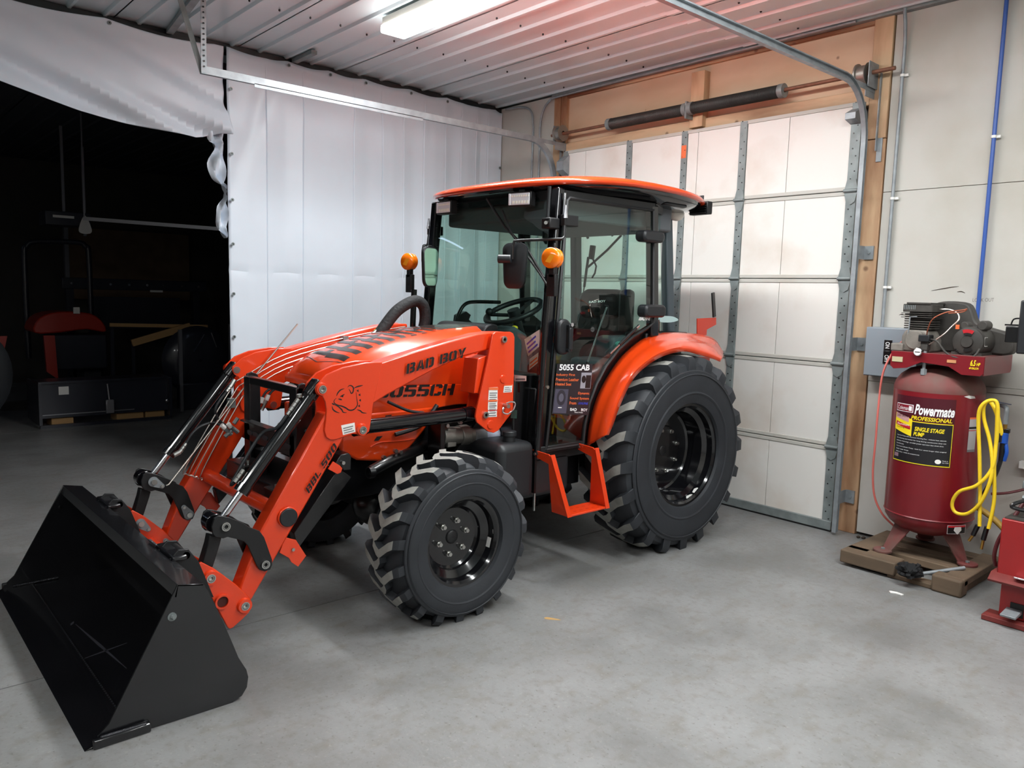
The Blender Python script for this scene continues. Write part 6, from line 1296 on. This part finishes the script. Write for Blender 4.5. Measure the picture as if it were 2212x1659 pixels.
MB().tube(cr([(1.98, 11.9, .6), (1.98, 11.9, 1.9), (2.01, 11.9, 2.06), (2.12, 11.9, 2.13), (2.60, 11.9, 2.15), (2.70, 11.9, 2.10), (2.74, 11.9, 1.95), (2.74, 11.9, .6)], 5), .035, 10).build('roll_hoop', DB, ft)
for x in (1.48, 2.62): MB().lathe([(.12, -.12), (.36, -.13), (.42, -.10), (.42, .10), (.36, .13), (.12, .12)], (x, 11.8, .42), 'x', 28).build('tire', RUBBER, ft); 
MB().prism([(1.30, .45), (1.50, .95), (1.62, .95), (1.50, .40)], 'y', 11.0, 11.06).build('loader_arm', DO, ft); MB().prism([(2.02, .50), (2.0, .95), (2.12, .95), (2.14, .40)], 'y', 11.0, 11.06).build('loader_arm', DO, ft)
MB().box(2.35, 2.42, 11.05, 11.08, 1.22, 1.30).build('headlamp', WHITE, ft)
tag(MB().lathe([(.15, -.17), (.55, -.18), (.62, -.14), (.62, .14), (.55, .18), (.15, .17)], (.86, 9.95, .62), 'y', 36).build('spare_tire', RUBBER), 'big black tyre at the left edge in the dark bay', 'tire')
rk = thing('tine_rack', 'black rake attachment with a row of bright pin ends in the dark bay', 'attachment', (3.3, 12.4, 0))
MB().box(2.5, 4.5, 12.38, 12.46, 1.52, 1.68).build('beam', DB, rk, bevel=.01); MB().box(2.9, 4.1, 12.40, 12.44, .95, 1.42).build('back_plate', DB, rk); MB().box(2.55, 2.65, 12.4, 12.5, 0, 1.55).build('upright', DB, rk); MB().box(4.3, 4.4, 12.4, 12.5, 0, 1.55).build('upright', DB, rk)
for k in range(8): MB().cyl((2.62+k*.25, 12.375, 1.60), (2.62+k*.25, 12.36, 1.60), .018, n=10).build('pin_end', CHROME, rk)
MB().box(3.66, 3.84, 12.365, 12.375, 1.50, 1.53).build('white_sticker', WHITE, rk)
tf = thing('timber_trestle', 'pale timber rail with a sloping brace below it in the dark bay', 'timber', (3.3, 11.0, 0))
MB().bar((2.75, 11.0, 1.08), (4.0, 11.0, 1.05), .04, .045).build('rail', DWD, tf); MB().bar((3.0, 10.96, .84), (3.75, 10.96, 1.06), .04, .09).build('brace', DWD, tf)
for x in (2.78, 3.98): MB().box(x-.02, x+.02, 11.02, 11.06, 0, 1.06).build('dark_post', DB, tf)
MB().box(3.0, 3.04, 10.98, 11.02, 0, .84).build('dark_post', DB, tf)
gr = thing('mower_deck', 'round black mower deck with upright posts in the dark bay near the tarp', 'attachment', (3.7, 10.4, 0))
MB().lathe([(.02, 0), (.30, .0), (.42, .06), (.46, .12), (.44, .14), (.3, .08), (.02, .06)], (3.72, 10.5, .62), 'y', 36).build('deck', DB, gr); MB().box(3.35, 3.39, 10.2, 10.24, 0, 1.05).build('post', DG, gr); MB().box(4.0, 4.04, 10.2, 10.24, 0, 1.12).build('post', DG, gr); MB().box(3.4, 4.1, 10.3, 10.5, 0, .35).build('base', DB, gr, bevel=.02)
MB().bar((3.60, 10.40, .75), (3.74, 10.40, .98), .012, .012).build('brace_rod', CHROME, gr); MB().bar((3.90, 10.40, .80), (3.83, 10.40, 1.0), .012, .012).build('brace_rod', CHROME, gr)
op = thing('door_opener', 'black door opener unit hanging from the ceiling of the dark bay', 'door opener', (2.35, 11.0, 2.4))
MB().box(2.05, 2.55, 10.9, 11.3, 2.30, 2.47).build('housing', DB, op, bevel=.01); MB().bar((2.27, 11.0, 2.46), (2.27, 11.0, 3.5), .03, .03).build('hanger', DG, op); MB().bar((2.52, 11.1, 2.2), (2.52, 11.1, 3.3), .03, .03).build('hanger', DG, op)
text('Opener', (2.13, 10.895, 2.40), (.22, 0, 0), (0, 0, .04), DG, op, n=(0, -1, 0)) if False else MB().box(2.13, 2.36, 10.893, 10.899, 2.39, 2.42).build('name_strip', WHITE, op)
MB().prism(cr2([(2.42, 2.22), (2.40, 2.28), (2.47, 2.44), (2.54, 2.28), (2.52, 2.22)], 3, True), 'y', 10.85, 10.87).build('pull_plate', WHITE, op)
tag(MB().bar((2.259,10.0,2.336), (3.538,9.2,2.277), .02, .04).bar((2.269,10.0,2.337), ((2.269,10.0,2.337)[0], 10.0, 3.5), .015, .015).build('far_track', DG), 'thin grey overhead rail crossing the dark bay', 'door track')
S(MB().box(3.0, 4.9, 14.30, 14.39, 1.35, 2.5), 'trim_13', OSB); S(MB().box(2.94, 3.0, 14.28, 14.39, 1.35, 2.5), 'trim_14', DG)
